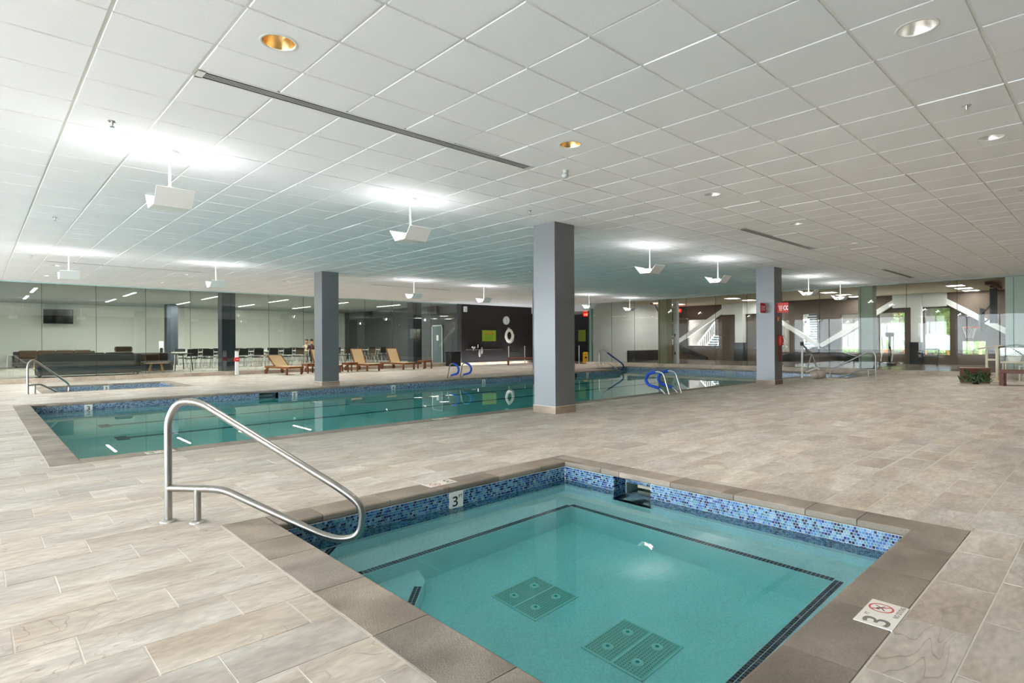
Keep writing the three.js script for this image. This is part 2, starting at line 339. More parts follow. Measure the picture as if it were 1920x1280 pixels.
// coping stones along one side; the inner edge is rounded. dir: 'a' or 'b'; side: +1 when the water lies at larger values across
function coping(parent, dir, from, to, inner, side, w, joints) {
  const cuts = [from, ...joints.filter((j) => j > from + 0.08 && j < to - 0.08), to];
  for (let i = 0; i < cuts.length - 1; i++) {
    const s0 = cuts[i] + 0.0025, s1 = cuts[i + 1] - 0.0025, r = 0.016, T = 0.05;
    const sh = new THREE.Shape(); sh.moveTo(-w, -T); sh.lineTo(0.005 - r, -T); sh.absarc(0.005 - r, -T + r, r, -Math.PI / 2, 0, false); sh.lineTo(0.005, 0.003 - r); sh.absarc(0.005 - r, 0.003 - r, r, 0, Math.PI / 2, false); sh.lineTo(-w + 0.003, 0.003); sh.lineTo(-w, 0); sh.lineTo(-w, -T);
    let g = new THREE.ExtrudeGeometry(sh, { depth: s1 - s0, bevelEnabled: false, curveSegments: 5 });
    g.translate(0, 0, s0);                                            // x across (towards the water), y up, z along
    const m = new THREE.Matrix4(), X = dir === 'b' ? V(side, 0, 0) : V(0, 0, side), Zd = dir === 'b' ? V(0, 0, 1) : V(1, 0, 0), flip = X.clone().cross(new THREE.Vector3(0, 1, 0)).dot(Zd) < 0;
    m.makeBasis(X, new THREE.Vector3(0, 1, 0), Zd).setPosition(dir === 'b' ? V(inner, 0, 0) : V(0, 0, inner));
    g.applyMatrix4(m); g = flat(g);
    if (flip) { const p = g.attributes.position.array; for (let k = 0; k < p.length; k += 9) for (let c = 0; c < 3; c++) { const t = p[k + 3 + c]; p[k + 3 + c] = p[k + 6 + c]; p[k + 6 + c] = t; } g.computeVertexNormals(); }
    g = metreUV(g, rr(0, 3), rr(0, 3));
    const t = rr(0.8, 1.0), u = rr(-0.03, 0.03), c = new Float32Array(g.attributes.position.count * 3); for (let k = 0; k < c.length; k += 3) { c[k] = t + u; c[k + 1] = t; c[k + 2] = t - u; }
    g.setAttribute('color', new THREE.BufferAttribute(c, 3));
    const o = new THREE.Mesh(g, copingMat); o.name = 'coping_stone'; parent.add(o);
  }
}
const every = (from, step, to) => { const l = []; for (let s = from; s < to; s += step) l.push(s); return l; };
// numeral plates on the wall
const numeralTex = (txt, small) => canvas(128, 128, (c) => { c.fillStyle = '#e9e8df'; c.fillRect(0, 0, 128, 128); c.fillStyle = '#151515'; c.textAlign = 'center'; c.textBaseline = 'middle'; c.font = 'bold 104px sans-serif'; c.fillText(txt, small ? 52 : 64, 68); if (small) { c.font = 'bold 34px sans-serif'; c.fillText(small, 102, 34); } });
const numeral = {};
function marker(parent, a, y, b, face, txt, small, s = 0.145) {
  const key = txt + small; numeral[key] ??= std({ map: numeralTex(txt, small), roughness: 0.35 });
  const g = new THREE.BoxGeometry(s, s, 0.008); const m = new THREE.Mesh(g, [0, 1, 2, 3].map(() => white).concat([numeral[key], white])); m.name = 'depth_marker'; m.position.set(a, y, -b); m.rotation.y = face; parent.add(m);
  m.userData.label = 'white depth marker tile reading ' + txt + (small ? ' ' + small : ''); return m;
}
const slab = (q, r, y0, y1) => q.push(bx(r[0], r[1], y0, y1, r[2], r[3]));

// --- the spa
{
  const S = SPA, spa = struct('spa_basin', 'square blue-tiled spa basin with an underwater bench'); const sh = [], T = 0.16, D = -1.08;
  slab(sh, [S.a0 - T, S.a1 + T, S.b0 - T, S.b1 + T], D - 0.15, D);
  slab(sh, [S.a0 - T, S.a0, S.b0 - T, S.b1 + T], D, -0.05); slab(sh, [S.a0, S.a1, S.b0 - T, S.b0], D, -0.05); slab(sh, [S.a0, S.a1, S.b1, S.b1 + T], D, -0.05);
  const n0 = 2.95, n1 = 3.37;                                          // skimmer niche in the far right wall
  slab(sh, [S.a1, S.a1 + T, S.b0 - T, n0], D, -0.05); slab(sh, [S.a1, S.a1 + T, n1, S.b1 + T], D, -0.05); slab(sh, [S.a1, S.a1 + T, n0, n1], D, -0.42);
  part('plaster_shell', sh, plaster, spa);
  // bench on three sides, its inner face leaning a little
  const BY = -0.63, e = { a: 4.13, f: 3.6, n: 1.33 };
  const bench = [prism([[1.9, e.f], [e.a, e.f], [e.a, e.n], [1.52, e.n], [1.52, S.b0], [S.a1, S.b0], [S.a1, S.b1], [1.52, S.b1], [1.52, 3.75], [1.72, 3.68], [1.82, 3.62]], D, BY)];
  part('bench', bench, plaster, spa);
  const corner = (s) => [[S.a0, S.b1], [S.a0, S.b1 - s * 1.414], [S.a0 + s * 1.414, S.b1]];
  const band = (s, w) => { const k = s * 1.414; return [[S.a0, S.b1], [S.a0, S.b1 - k], [S.a0 + Math.max(0, k - w), S.b1 - Math.min(k, w)], [S.a0 + Math.min(k, w), S.b1 - Math.max(0, k - w)], [S.a0 + k, S.b1]]; };
  part('step', prism(corner(0.31), BY, -0.40), plaster, spa);
  part('step', prism([[1.52, 2.62], [1.76, 2.84], [2.34, 3.42], [2.40, 3.6], [1.52, 3.9]], D, -0.86), plaster, spa);
  const skirt = []; // grout sheet behind the chips
  slab(skirt, [S.a0, S.a0 + 0.002, S.b0, S.b1], -0.425, -0.05); slab(skirt, [S.a0, S.a1, S.b0, S.b0 + 0.002], -0.425, -0.05); slab(skirt, [S.a0, S.a1, S.b1 - 0.002, S.b1], -0.425, -0.05);
  slab(skirt, [S.a1 - 0.002, S.a1, S.b0, n0], -0.425, -0.05); slab(skirt, [S.a1 - 0.002, S.a1, n1, S.b1], -0.425, -0.05);
  slab(skirt, [S.a1, S.a1 + 0.2, n1, n1 + 0.02], -0.5, -0.02); slab(skirt, [S.a1, S.a1 + 0.2, n0 - 0.02, n0], -0.5, -0.02); slab(skirt, [S.a1 + 0.2, S.a1 + 0.215, n0 - 0.02, n1 + 0.02], -0.135, -0.02); slab(skirt, [S.a1, S.a1 + 0.24, n0 - 0.02, n1 + 0.02], -0.5, -0.42);
  part('tile_grout', skirt, mosaicGrout, spa);
  mosaic(spa, [S.a1 - 0.002, S.b0], [S.a1 - 0.002, S.b1], [-1, 0], -0.052, 15, BLUES, [[n0 - S.b0, n1 - S.b0]]);
  mosaic(spa, [S.a0, S.b1 - 0.002], [S.a1, S.b1 - 0.002], [0, -1], -0.052, 15, BLUES);
  mosaic(spa, [S.a0 + 0.002, S.b0], [S.a0 + 0.002, S.b1], [1, 0], -0.052, 13, BLUES);
  mosaic(spa, [S.a0, S.b0 + 0.002], [S.a1, S.b0 + 0.002], [0, 1], -0.052, 13, BLUES);
  mosaic(spa, [S.a1, n1 - 0.0005], [S.a1 + 0.2, n1 - 0.0005], [0, -1], -0.052, 17, BLUES);
  mosaic(spa, [S.a1 + 0.1995, n0], [S.a1 + 0.1995, n1], [-1, 0], -0.052, 4, BLUES);
  part('skimmer_throat', [bx(S.a1 + 0.215, S.a1 + 0.55, -0.44, -0.42, n0 - 0.02, n1 + 0.02), bx(S.a1 + 0.215, S.a1 + 0.55, -0.04, -0.02, n0 - 0.02, n1 + 0.02), bx(S.a1 + 0.53, S.a1 + 0.55, -0.44, -0.02, n0, n1), bx(S.a1 + 0.215, S.a1 + 0.55, -0.44, -0.02, n0 - 0.02, n0), bx(S.a1 + 0.215, S.a1 + 0.55, -0.44, -0.02, n1, n1 + 0.02)], throatGrey, spa);
  part('skimmer_weir', bx(S.a1 + 0.2, S.a1 + 0.22, -0.165, -0.14, n0 + 0.08, n1 - 0.14), std({ color: hex('#b9b19c'), roughness: 0.6 }), spa);
  // navy double row along the bench edge and the steps
  const navy = [std({ color: hex('#16233f'), roughness: 0.2 }), std({ color: hex('#101a33'), roughness: 0.2 }), std({ color: hex('#1d2f55'), roughness: 0.2 })];
  const cg = (() => { const q = new Quads(); q.plate([-0.0125, 0.0125, -0.0125, 0.0125], 0.004, 0, 0.0015, [1, 1, 1]); const g = q.geo(); g.deleteAttribute('color'); return g; })();
  const run = (p, q, y, inward) => { const L = Math.hypot(q[0] - p[0], q[1] - p[1]), d = [(q[0] - p[0]) / L, (q[1] - p[1]) / L]; const out = []; for (let row = 0; row < 2; row++) for (let s = 0.014; s < L; s += 0.028) out.push([p[0] + d[0] * s + inward[0] * (0.02 + row * 0.028), y, p[1] + d[1] * s + inward[1] * (0.02 + row * 0.028), Math.atan2(d[1], d[0])]); return out; };
  const near = run([1.62, e.n], [e.a + 0.03, e.n], BY, [0, -1]).filter((c) => c[0] > 2.3);
  near.forEach(([a, y, b, t], i) => { const m = new THREE.Mesh(cg, navy[i % 3]); m.name = 'edge_tile'; m.position.set(a, y, -b); m.rotation.y = t; spa.add(m); });
  const far = [...run([e.a, e.n], [e.a, e.f + 0.03], BY, [1, 0]), ...run([1.98, e.f], [e.a, e.f], BY, [0, 1]), ...run([S.a0 + 0.06, S.b1 - 0.38], [S.a0 + 0.43, S.b1 - 0.01], -0.40, [-0.707, 0.707]), ...run([1.82, 2.90], [2.28, 3.36], -0.86, [-0.707, 0.707]), ...run([1.80, 3.63], [1.98, e.f], BY, [0.1, 0.99])];
  const im = new THREE.InstancedMesh(cg, navy[0], far.length); im.name = 'edge_tile_rows'; im.userData.kind = 'stuff'; const m4 = new THREE.Matrix4();
  far.forEach(([a, y, b, t], i) => im.setMatrixAt(i, m4.makeRotationY(t).setPosition(a, y, -b))); spa.add(im);
  // coping
  coping(spa, 'b', S.ob0, S.ob1, S.a0, 1, S.a0 - S.oa0, [1.01, 1.60, 2.19, 2.78, 3.37, 3.72]);
  coping(spa, 'b', S.ob0, S.ob1, S.a1, -1, S.oa1 - S.a1, [1.28, 1.62, 2.17, 2.75, 3.30, 3.52]);
  coping(spa, 'a', S.a0 - 0.0, S.a1 + 0.0, S.b0, 1, S.b0 - S.ob0, [2.42, 3.01, 3.60, 4.16]);
  coping(spa, 'a', S.a0 - 0.0, S.a1 + 0.0, S.b1, -1, S.ob1 - S.b1, [1.84, 2.4, 2.98, 3.55, 4.12]);
  marker(spa, 3.05, -0.125, S.b1 - 0.012, 0, '3', 'FT');
  // two paired floor drains with raised caps
  const grate = std({ color: hex('#c2d6ca'), roughness: 0.6 }), gaps = std({ color: hex('#7a9c92'), roughness: 0.8 }), cap = std({ color: hex('#dff0e8'), roughness: 0.4 }), capDot = std({ color: hex('#2aa9a0'), roughness: 0.4 });
  for (const [b0, b1, w] of [[2.645, 3.08, 'beside the bench'], [1.82, 2.255, 'in the middle']]) {
    const dt = thing('main_drain', 'square grated main drain pair on the spa floor', 'drain', [0, D, 0], 0, 'paired main drains on the spa floor');
    part('frame', [bx(2.67, 3.105, 0, 0.012, b0, b0 + 0.012), bx(2.67, 3.105, 0, 0.012, b1 - 0.012, b1), bx(2.67, 2.682, 0, 0.012, b0, b1), bx(3.093, 3.105, 0, 0.012, b0, b1), bx(2.67, 3.105, 0, 0.014, (b0 + b1) / 2 - 0.008, (b0 + b1) / 2 + 0.008)], cap, dt);
    part('base', bx(2.675, 3.1, 0, 0.003, b0 + 0.005, b1 - 0.005), gaps, dt);
    for (let half = 0; half < 2; half++) {
      const h0 = half ? (b0 + b1) / 2 + 0.008 : b0 + 0.012, h1 = half ? b1 - 0.012 : (b0 + b1) / 2 - 0.008, g = [];
      for (let k = 0; k < 22; k++) { const a = 2.684 + k * 0.0187; g.push(bx(a, a + 0.009, 0.003, 0.010, h0, h1)); }
      for (let k = 0; k < 9; k++) { const b = h0 + k * (h1 - h0) / 9; g.push(bx(2.682, 3.093, 0.003, 0.0095, b, b + 0.012)); }
      const gr = part('grate', g, grate, dt);
      for (const a of [2.785, 2.99]) { part('cap', put(lathe([[0, 0.022], [0.012, 0.022], [0.034, 0.018], [0.036, 0.01]], 20), a, 0, (h0 + h1) / 2), cap, gr); part('cap_centre', put(lathe([[0, 0.025], [0.012, 0.025], [0.013, 0.02]], 12), a, 0, (h0 + h1) / 2), capDot, gr); }
    }
  }
  single('spa_water', prism([[S.a0 - 0.03, S.b0 - 0.03], [S.a1 + 0.03, S.b0 - 0.03], [S.a1 + 0.03, n0 - 0.01], [S.a1 + 0.54, n0 - 0.01], [S.a1 + 0.54, n1 + 0.01], [S.a1 + 0.03, n1 + 0.01], [S.a1 + 0.03, S.b1 + 0.03], [S.a0 - 0.03, S.b1 + 0.03]], D - 0.06, WL), waterMat, 'clear turquoise still water filling the spa', 'water');
  // no diving tile let into the near coping
  const sign = canvas(464, 240, (c) => {
    c.fillStyle = '#e8e3d8'; c.fillRect(0, 0, 464, 240);
    c.fillStyle = '#77756f'; c.textAlign = 'center'; c.textBaseline = 'middle'; c.font = 'bold 230px sans-serif'; c.fillText('3', 82, 128); c.font = 'bold 40px sans-serif'; c.fillText('FT', 172, 42);
    c.strokeStyle = '#c8433c'; c.lineWidth = 13; c.beginPath(); c.arc(330, 92, 74, 0, 7); c.stroke(); c.beginPath(); c.moveTo(279, 40); c.lineTo(381, 144); c.stroke();
    c.strokeStyle = '#55534f'; c.lineWidth = 10; c.beginPath(); c.moveTo(292, 122); c.lineTo(338, 86); c.lineTo(362, 48); c.moveTo(316, 64); c.lineTo(342, 92); c.lineTo(374, 106); c.stroke(); c.beginPath(); c.arc(304, 76, 12, 0, 7); c.fillStyle = '#55534f'; c.fill();
    c.font = 'bold 44px sans-serif'; c.fillText('NO DIVING', 336, 206);
  });
  const sg = new THREE.PlaneGeometry(0.29, 0.15).rotateX(-Math.PI / 2);
  const signMat = std({ map: sign, roughness: 0.5 });
  const sm = part('no_diving_tile', [sg.translate(3.005, 0.006, -0.76)], signMat, spa); sm.userData.label = 'white tile reading 3 FT NO DIVING with a red circle';
  part('no_diving_tile_body', bx(2.86, 3.15, -0.01, 0.0055, 0.685, 0.835), white, spa);
  const worn = std({ map: sign, color: lin(0.82, 0.8, 0.76), roughness: 0.6 });
  for (const [a, b, turn, w] of [[3.0, 4.155, Math.PI, 'on the far spa coping'], [1.56, 7.63, 0, 'on the pool coping near the shallow corner'], [5.55, 7.63, 0, 'on the pool coping by the nearest column']]) {
    const o = thing('deck_marker_tile', 'worn white 3 FT NO DIVING tile ' + w, 'marker tile', [a, 0, b], turn); part('body', bx(-0.145, 0.145, -0.01, 0.005, -0.075, 0.075), white, o); part('print', new THREE.PlaneGeometry(0.29, 0.15).rotateX(-Math.PI / 2).translate(0, 0.0055, 0), worn, o);
  }
}

// --- the lap pool and the second spa
{
  const Q = POOL, A = ALC, D = -1.25, T = 0.2, pool = struct('pool_basin', 'long lap pool basin with a blue mosaic waterline'); const sh = [];
  slab(sh, [Q.a0 - T, Q.a1 + T, A.b0 - T, A.b1 + T], D - 0.15, D);
  slab(sh, [Q.a0 - T, Q.a0, Q.b0 - T, Q.b1 + T], D, -0.05); slab(sh, [Q.a1, Q.a1 + T, A.b0 - T, A.b1 + T], D, -0.05);
  slab(sh, [Q.a0, A.a0, Q.b0 - T, Q.b0], D, -0.05);
  const nich = [[5.35, 5.85], [17.55, 17.95]];                          // skimmers in the far wall
  let s = Q.a0; for (const [n0, n1] of nich) { slab(sh, [s, n0, Q.b1, Q.b1 + T], D, -0.05); slab(sh, [n0, n1, Q.b1, Q.b1 + T], D, -0.45); s = n1; } slab(sh, [s, A.a0, Q.b1, Q.b1 + T], D, -0.05);
  slab(sh, [A.a0 - T, A.a0, A.b0 - T, Q.b0 - T], D, -0.05); slab(sh, [A.a0, Q.a1, A.b0 - T, A.b0], D, -0.05); slab(sh, [A.a0 - T, A.a0, Q.b1 + T, A.b1 + T], D, -0.05); slab(sh, [A.a0, Q.a1, A.b1, A.b1 + T], D, -0.05);
  part('plaster_shell', sh, plasterPool, pool);
  part('ledge', [bx(Q.a0, Q.a1, -0.75, -0.70, Q.b1 - 0.16, Q.b1)], plaster, pool);
  for (let k = 0; k < 3; k++) { part('step', bx(A.a0, Q.a1, D, -0.42 - k * 0.25, A.b0, A.b0 + 0.36 * (k + 1)), plasterPool, pool); part('step', bx(A.a0, Q.a1, D, -0.42 - k * 0.25, A.b1 - 0.36 * (k + 1), A.b1), plasterPool, pool); }
  const navy = std({ color: hex('#2f5560'), roughness: 0.4 });
  for (const b of [11.6, 13.4]) part('lane_line', [bx(1.9, 18.6, D, D + 0.004, b - 0.08, b + 0.08), bx(1.72, 1.9, D, D + 0.004, b - 0.22, b + 0.22), bx(18.6, 18.78, D, D + 0.004, b - 0.22, b + 0.22)], navy, pool);
  const gr = []; slab(gr, [Q.a0, Q.a0 + 0.002, Q.b0, Q.b1], -0.325, -0.05); slab(gr, [Q.a0, A.a0, Q.b0, Q.b0 + 0.002], -0.325, -0.05); slab(gr, [Q.a1 - 0.002, Q.a1, A.b0, A.b1], -0.325, -0.05);
  s = Q.a0; for (const [n0, n1] of nich) { slab(gr, [s, n0, Q.b1 - 0.002, Q.b1], -0.325, -0.05); s = n1; } slab(gr, [s, A.a0, Q.b1 - 0.002, Q.b1], -0.325, -0.05); slab(gr, [A.a0, Q.a1, A.b1 - 0.002, A.b1], -0.325, -0.05); slab(gr, [A.a0, Q.a1, A.b0, A.b0 + 0.002], -0.325, -0.05);
  part('tile_grout', gr, std({ color: hex('#9fb0c0'), roughness: 0.8 }), pool);
  for (const [n0, n1] of nich) { const liner = []; slab(liner, [n0, n1, Q.b1 + 0.3, Q.b1 + 0.32], -0.5, -0.05); slab(liner, [n0 - 0.02, n0, Q.b1, Q.b1 + 0.32], -0.5, -0.02); slab(liner, [n1, n1 + 0.02, Q.b1, Q.b1 + 0.32], -0.5, -0.02); slab(liner, [n0, n1, Q.b1, Q.b1 + 0.32], -0.04, -0.02); part('skimmer_niche', liner, std({ color: hex('#56707c'), roughness: 0.5 }), pool); part('skimmer_throat', bx(n0 + 0.1, n1 - 0.04, -0.17, -0.11, Q.b1 + 0.28, Q.b1 + 0.30), throatGrey, pool); }
  part('skimmer_throat', bx(Q.a1 - 0.012, Q.a1, -0.16, -0.08, 11.3, 11.75), throatGrey, pool);
  mosaic(pool, [Q.a0, Q.b1 - 0.002], [A.a0, Q.b1 - 0.002], [0, -1], -0.052, 13, DIM, nich.map(([x, y]) => [x - Q.a0, y - Q.a0]));
  mosaic(pool, [Q.a1 - 0.002, A.b0], [Q.a1 - 0.002, A.b1], [-1, 0], -0.052, 13, DIM, [[11.3 - A.b0, 11.75 - A.b0]]);
  mosaic(pool, [Q.a0 + 0.002, Q.b0], [Q.a0 + 0.002, Q.b1], [1, 0], -0.052, 13, DIM);
  mosaic(pool, [Q.a0, Q.b0 + 0.002], [A.a0, Q.b0 + 0.002], [0, 1], -0.052, 13, DIM);
  mosaic(pool, [A.a0, A.b1 - 0.002], [Q.a1, A.b1 - 0.002], [0, -1], -0.052, 13, DIM);
  coping(pool, 'b', Q.b0 - CW, Q.b1 + CW, Q.a0, 1, CW, every(Q.b0 + 0.5, 0.59, Q.b1));
  coping(pool, 'a', Q.a0, A.a0, Q.b0, 1, CW, every(1.75, 0.59, A.a0)); coping(pool, 'a', Q.a0, A.a0, Q.b1, -1, CW, every(1.4, 0.59, A.a0));
  coping(pool, 'b', A.b0 - CW, A.b1 + CW, Q.a1, -1, CW, every(A.b0, 0.59, A.b1));
  coping(pool, 'a', A.a0 - CW, Q.a1, A.b0, 1, CW, every(A.a0 + 0.3, 0.59, Q.a1)); coping(pool, 'a', A.a0 - CW, Q.a1, A.b1, -1, CW, every(A.a0 + 0.3, 0.59, Q.a1));
  coping(pool, 'b', A.b0, Q.b0 - CW, A.a0, 1, CW, []); coping(pool, 'b', Q.b1 + CW, A.b1, A.a0, 1, CW, []);
  marker(pool, 1.78, -0.125, Q.b1 - 0.012, 0, '3'); marker(pool, 6.28, -0.125, Q.b1 - 0.012, 0, '3', '1/2'); marker(pool, 9.33, -0.125, Q.b1 - 0.012, 0, '4'); marker(pool, 12.95, -0.125, Q.b1 - 0.012, 0, '5'); marker(pool, 18.6, -0.125, Q.b1 - 0.012, 0, '5');
  single('pool_water', prism([[Q.a0 - 0.03, Q.b0 - 0.03], [A.a0 - 0.03, Q.b0 - 0.03], [A.a0 - 0.03, A.b0 - 0.03], [Q.a1 + 0.03, A.b0 - 0.03], [Q.a1 + 0.03, A.b1 + 0.03], [A.a0 - 0.03, A.b1 + 0.03], [A.a0 - 0.03, Q.b1 + 0.03], [Q.a0 - 0.03, Q.b1 + 0.03]], D - 0.06, WL), poolWaterMat, 'calm green-blue water filling the long lap pool', 'water');

  const K = KID, kd = struct('second_spa_basin', 'small square spa basin beside the lounge glass'), ks = [];
  slab(ks, [K.a0 - T, K.a1 + T, K.b0 - T, K.b1 + T], -1.2, -1.05); slab(ks, [K.a0 - T, K.a0, K.b0 - T, K.b1 + T], -1.05, -0.05); slab(ks, [K.a1, K.a1 + T, K.b0 - T, K.b1 + T], -1.05, -0.05); slab(ks, [K.a0, K.a1, K.b0 - T, K.b0], -1.05, -0.05); slab(ks, [K.a0, K.a1, K.b1, K.b1 + T], -1.05, -0.05);
  slab(ks, [K.a0, K.a1, K.b1 - 0.35, K.b1], -1.05, -0.63); slab(ks, [K.a1 - 0.35, K.a1, K.b0, K.b1], -1.05, -0.63);
  part('plaster_shell', ks, plaster, kd);
  part('tile_grout', [bx(K.a0, K.a1, -0.325, -0.05, K.b1 - 0.002, K.b1), bx(K.a1 - 0.002, K.a1, -0.325, -0.05, K.b0, K.b1)], mosaicGrout, kd);
  mosaic(kd, [K.a0, K.b1 - 0.002], [K.a1, K.b1 - 0.002], [0, -1], -0.052, 13, DIM); mosaic(kd, [K.a1 - 0.002, K.b0], [K.a1 - 0.002, K.b1], [-1, 0], -0.052, 13, BLUES);
  coping(kd, 'b', K.ob0, K.ob1, K.a0, 1, K.a0 - K.oa0, every(19.4, 0.59, K.ob1)); coping(kd, 'b', K.ob0, K.ob1, K.a1, -1, K.oa1 - K.a1, every(19.4, 0.59, K.ob1));
  coping(kd, 'a', K.a0, K.a1, K.b0, 1, K.b0 - K.ob0, every(2, 0.59, K.a1)); coping(kd, 'a', K.a0, K.a1, K.b1, -1, K.ob1 - K.b1, every(2, 0.59, K.a1));
  marker(kd, 3.0, -0.125, K.b1 - 0.012, 0, '3');
  single('second_spa_water', bx(K.a0 - 0.03, K.a1 + 0.03, -1.1, WL, K.b0 - 0.03, K.b1 + 0.03), waterMat, 'still water filling the small spa beside the lounge glass', 'water');
}

// ---------------------------------------------------------------- ceiling
const TG = 0.6096, CA = 1.8422, CB = 3.0893;
const diffusers = [[1.25, 4.86, 4.78, 4.93], [10.4, 14.0, 4.78, 4.93], [19.5, 23.1, 4.78, 4.93], [1.25, 4.88, 18.3, 18.45], [10.3, 13.9, 18.3, 18.45]];
const cans = [];
for (const b of [0.936, 3.984, 19.22]) for (let k = 0; k < 8; k++) { const a = 1.537 + 3.048 * k; if (b < 1 && k === 0) continue; cans.push([a, b, b > 3 && b < 5 && k < 2]); }
for (let k = 0; k < 8; k++) cans.push([1.537 + 3.048 * k, 22.27, false]);
{
  const ceiling = struct('ceiling', 'white suspended tile ceiling');
  const c0 = [ROOM.a0, GA, ROOM.b0, GB];
  const tees = [[], []];
  for (let i = Math.ceil((c0[0] - CA) / TG); CA + i * TG < c0[1]; i++) part('grid_tee', minus([[CA + i * TG - 0.012, CA + i * TG + 0.012, c0[2], c0[3]]], diffusers).map((r) => bx(r[0], r[1], CEIL + 0.009, CEIL + 0.03, r[2], r[3])), teeMat, ceiling);
  for (let j = Math.ceil((c0[2] - CB) / TG); CB + j * TG < c0[3]; j++) part('grid_tee', minus([[c0[0], c0[1], CB + j * TG - 0.012, CB + j * TG + 0.012]], diffusers).map((r) => bx(r[0], r[1], CEIL + 0.0088, CEIL + 0.03, r[2], r[3])), teeMat, ceiling);
  const tiles = [], holed = [];
  for (let i = Math.floor((c0[0] - CA) / TG); CA + i * TG < c0[1]; i++) for (let j = Math.floor((c0[2] - CB) / TG); CB + j * TG < c0[3]; j++) {
    const G = 0.0095, r0 = [Math.max(CA + i * TG + G, c0[0]), Math.min(CA + (i + 1) * TG - G, c0[1]), Math.max(CB + j * TG + G, c0[2]), Math.min(CB + (j + 1) * TG - G, c0[3])];
    const can = cans.find(([a, b]) => a > r0[0] && a < r0[1] && b > r0[2] && b < r0[3]), t = rr(0.975, 1.01), dy = rnd() < 0.1 ? rr(0.001, 0.005) : rr(0, 0.0012);
    if (can) { holed.push([r0, can, t]); continue; }
    for (const r of minus([r0], diffusers)) if (r[1] - r[0] > 0.02 && r[3] - r[2] > 0.02) tiles.push({ r, col: [t, t, t], dy, s: shows(r, CEIL), uo: rr(0, 1), vo: rr(0, 1) });
  }
  tiles.sort((p, q) => q.s - p.s);
  const add = (q, t) => q.plate(t.r, CEIL + t.dy, CEIL + 0.011, 0.004, t.col, t.uo, t.vo);
  tiles.slice(0, 290).forEach((t) => { const q = new Quads(); add(q, t); part('ceiling_tile', q.geo(), ceilMat, ceiling); });
  const rest = new Quads(); tiles.slice(290).forEach((t) => add(rest, t)); part('ceiling_tile_field', rest.geo(), ceilMat, ceiling).userData.kind = 'stuff';
  const plain = std({ map: ceilTex, bumpMap: ceilBump, bumpScale: 0.0008, roughness: 0.92 });
  for (const [r, c] of holed) {
    const s = new THREE.Shape([[r[0], r[2]], [r[1], r[2]], [r[1], r[3]], [r[0], r[3]]].map(([a, b]) => new THREE.Vector2(a, b))); const h = new THREE.Path(); h.absarc(c[0], c[1], 0.112, 0, Math.PI * 2, true); s.holes.push(h);
    const g = new THREE.ExtrudeGeometry(s, { depth: 0.014, bevelEnabled: false, curveSegments: 16 }).rotateX(-Math.PI / 2).translate(0, CEIL, 0);
    part('ceiling_tile', metreUV(g), plain, ceiling);
  }
  part('roof_slab', [bx(-8.3, GA, CEIL + 0.25, CEIL + 0.5, -3.8, GB), bx(-8.3, 19.4, CEIL + 0.25, CEIL + 0.5, GB, 37.9)], lightGrey, ceiling);
  const perim = []; perim.push(bx(c0[0], c0[1], CEIL + 0.03, CEIL + 0.3, c0[2] - 0.1, c0[2]), bx(c0[0], c0[1], CEIL + 0.0, CEIL + 0.3, c0[3], c0[3] + 0.1), bx(c0[1], c0[1] + 0.1, CEIL, CEIL + 0.3, c0[2], c0[3]), bx(c0[0] - 0.1, c0[0], CEIL, CEIL + 0.3, c0[2], c0[3]));
  part('edge_trim', perim, white, ceiling);
  const galvanised = std({ color: hex('#7c7f80'), roughness: 0.6 });
  diffusers.forEach(([a0, a1, b0, b1], i) => {
    const label = ['long white linear air diffuser in the ceiling between spa and pool', 'linear air diffuser in the ceiling between two columns', 'linear air diffuser in the ceiling beside the gym glass', 'linear air diffuser in the ceiling over the small spa', 'linear air diffuser in the ceiling over the loungers'][i];
    const d = thing('linear_diffuser', label, 'air diffuser', [0, CEIL, 0]), sl = (b1 - b0 - 0.044) / 4;
    part('plenum', [bx(a0, a1, 0.22, 0.23, b0, b1), bx(a0, a1, 0.0005, 0.23, b0, b0 + 0.003), bx(a0, a1, 0.0005, 0.23, b1 - 0.003, b1), bx(a0, a0 + 0.003, 0.0005, 0.23, b0, b1), bx(a1 - 0.003, a1, 0.0005, 0.23, b0, b1)], galvanised, d);
    part('frame', [bx(a0 - 0.006, a1 + 0.006, -0.001, 0.0004, b0 - 0.006, b0 + 0.018), bx(a0 - 0.006, a1 + 0.006, -0.001, 0.0004, b1 - 0.018, b1 + 0.006), bx(a0 - 0.006, a0 + 0.05, -0.001, 0.0004, b0, b1), bx(a1 - 0.05, a1 + 0.006, -0.001, 0.0004, b0, b1)], white, d);
    for (let k = 1; k < 4; k++) { const c = b0 + 0.022 + sl * k; part('blade', bx(a0 + 0.05, a1 - 0.05, -0.001, 0.0004, c - 0.0042, c + 0.0042), white, d); }
  });
  // recessed cans
  const ring = lathe([[0.106, 0.004], [0.108, -0.004], [0.124, -0.003], [0.126, 0.001]], 28), cone = lathe([[0.108, -0.002], [0.1, 0.03], [0.086, 0.07], [0.062, 0.115], [0.0, 0.118]], 28), bulb = lathe([[0, 0.068], [0.02, 0.07], [0.034, 0.082], [0.036, 0.1], [0.02, 0.116]], 16);
  const amber = std({ color: lin(0.95, 0.66, 0.30), metalness: 1, roughness: 0.25 }), silver = std({ color: lin(0.86, 0.85, 0.82), metalness: 1, roughness: 0.3 }), on = glow(1, 0.93, 0.8, 5);
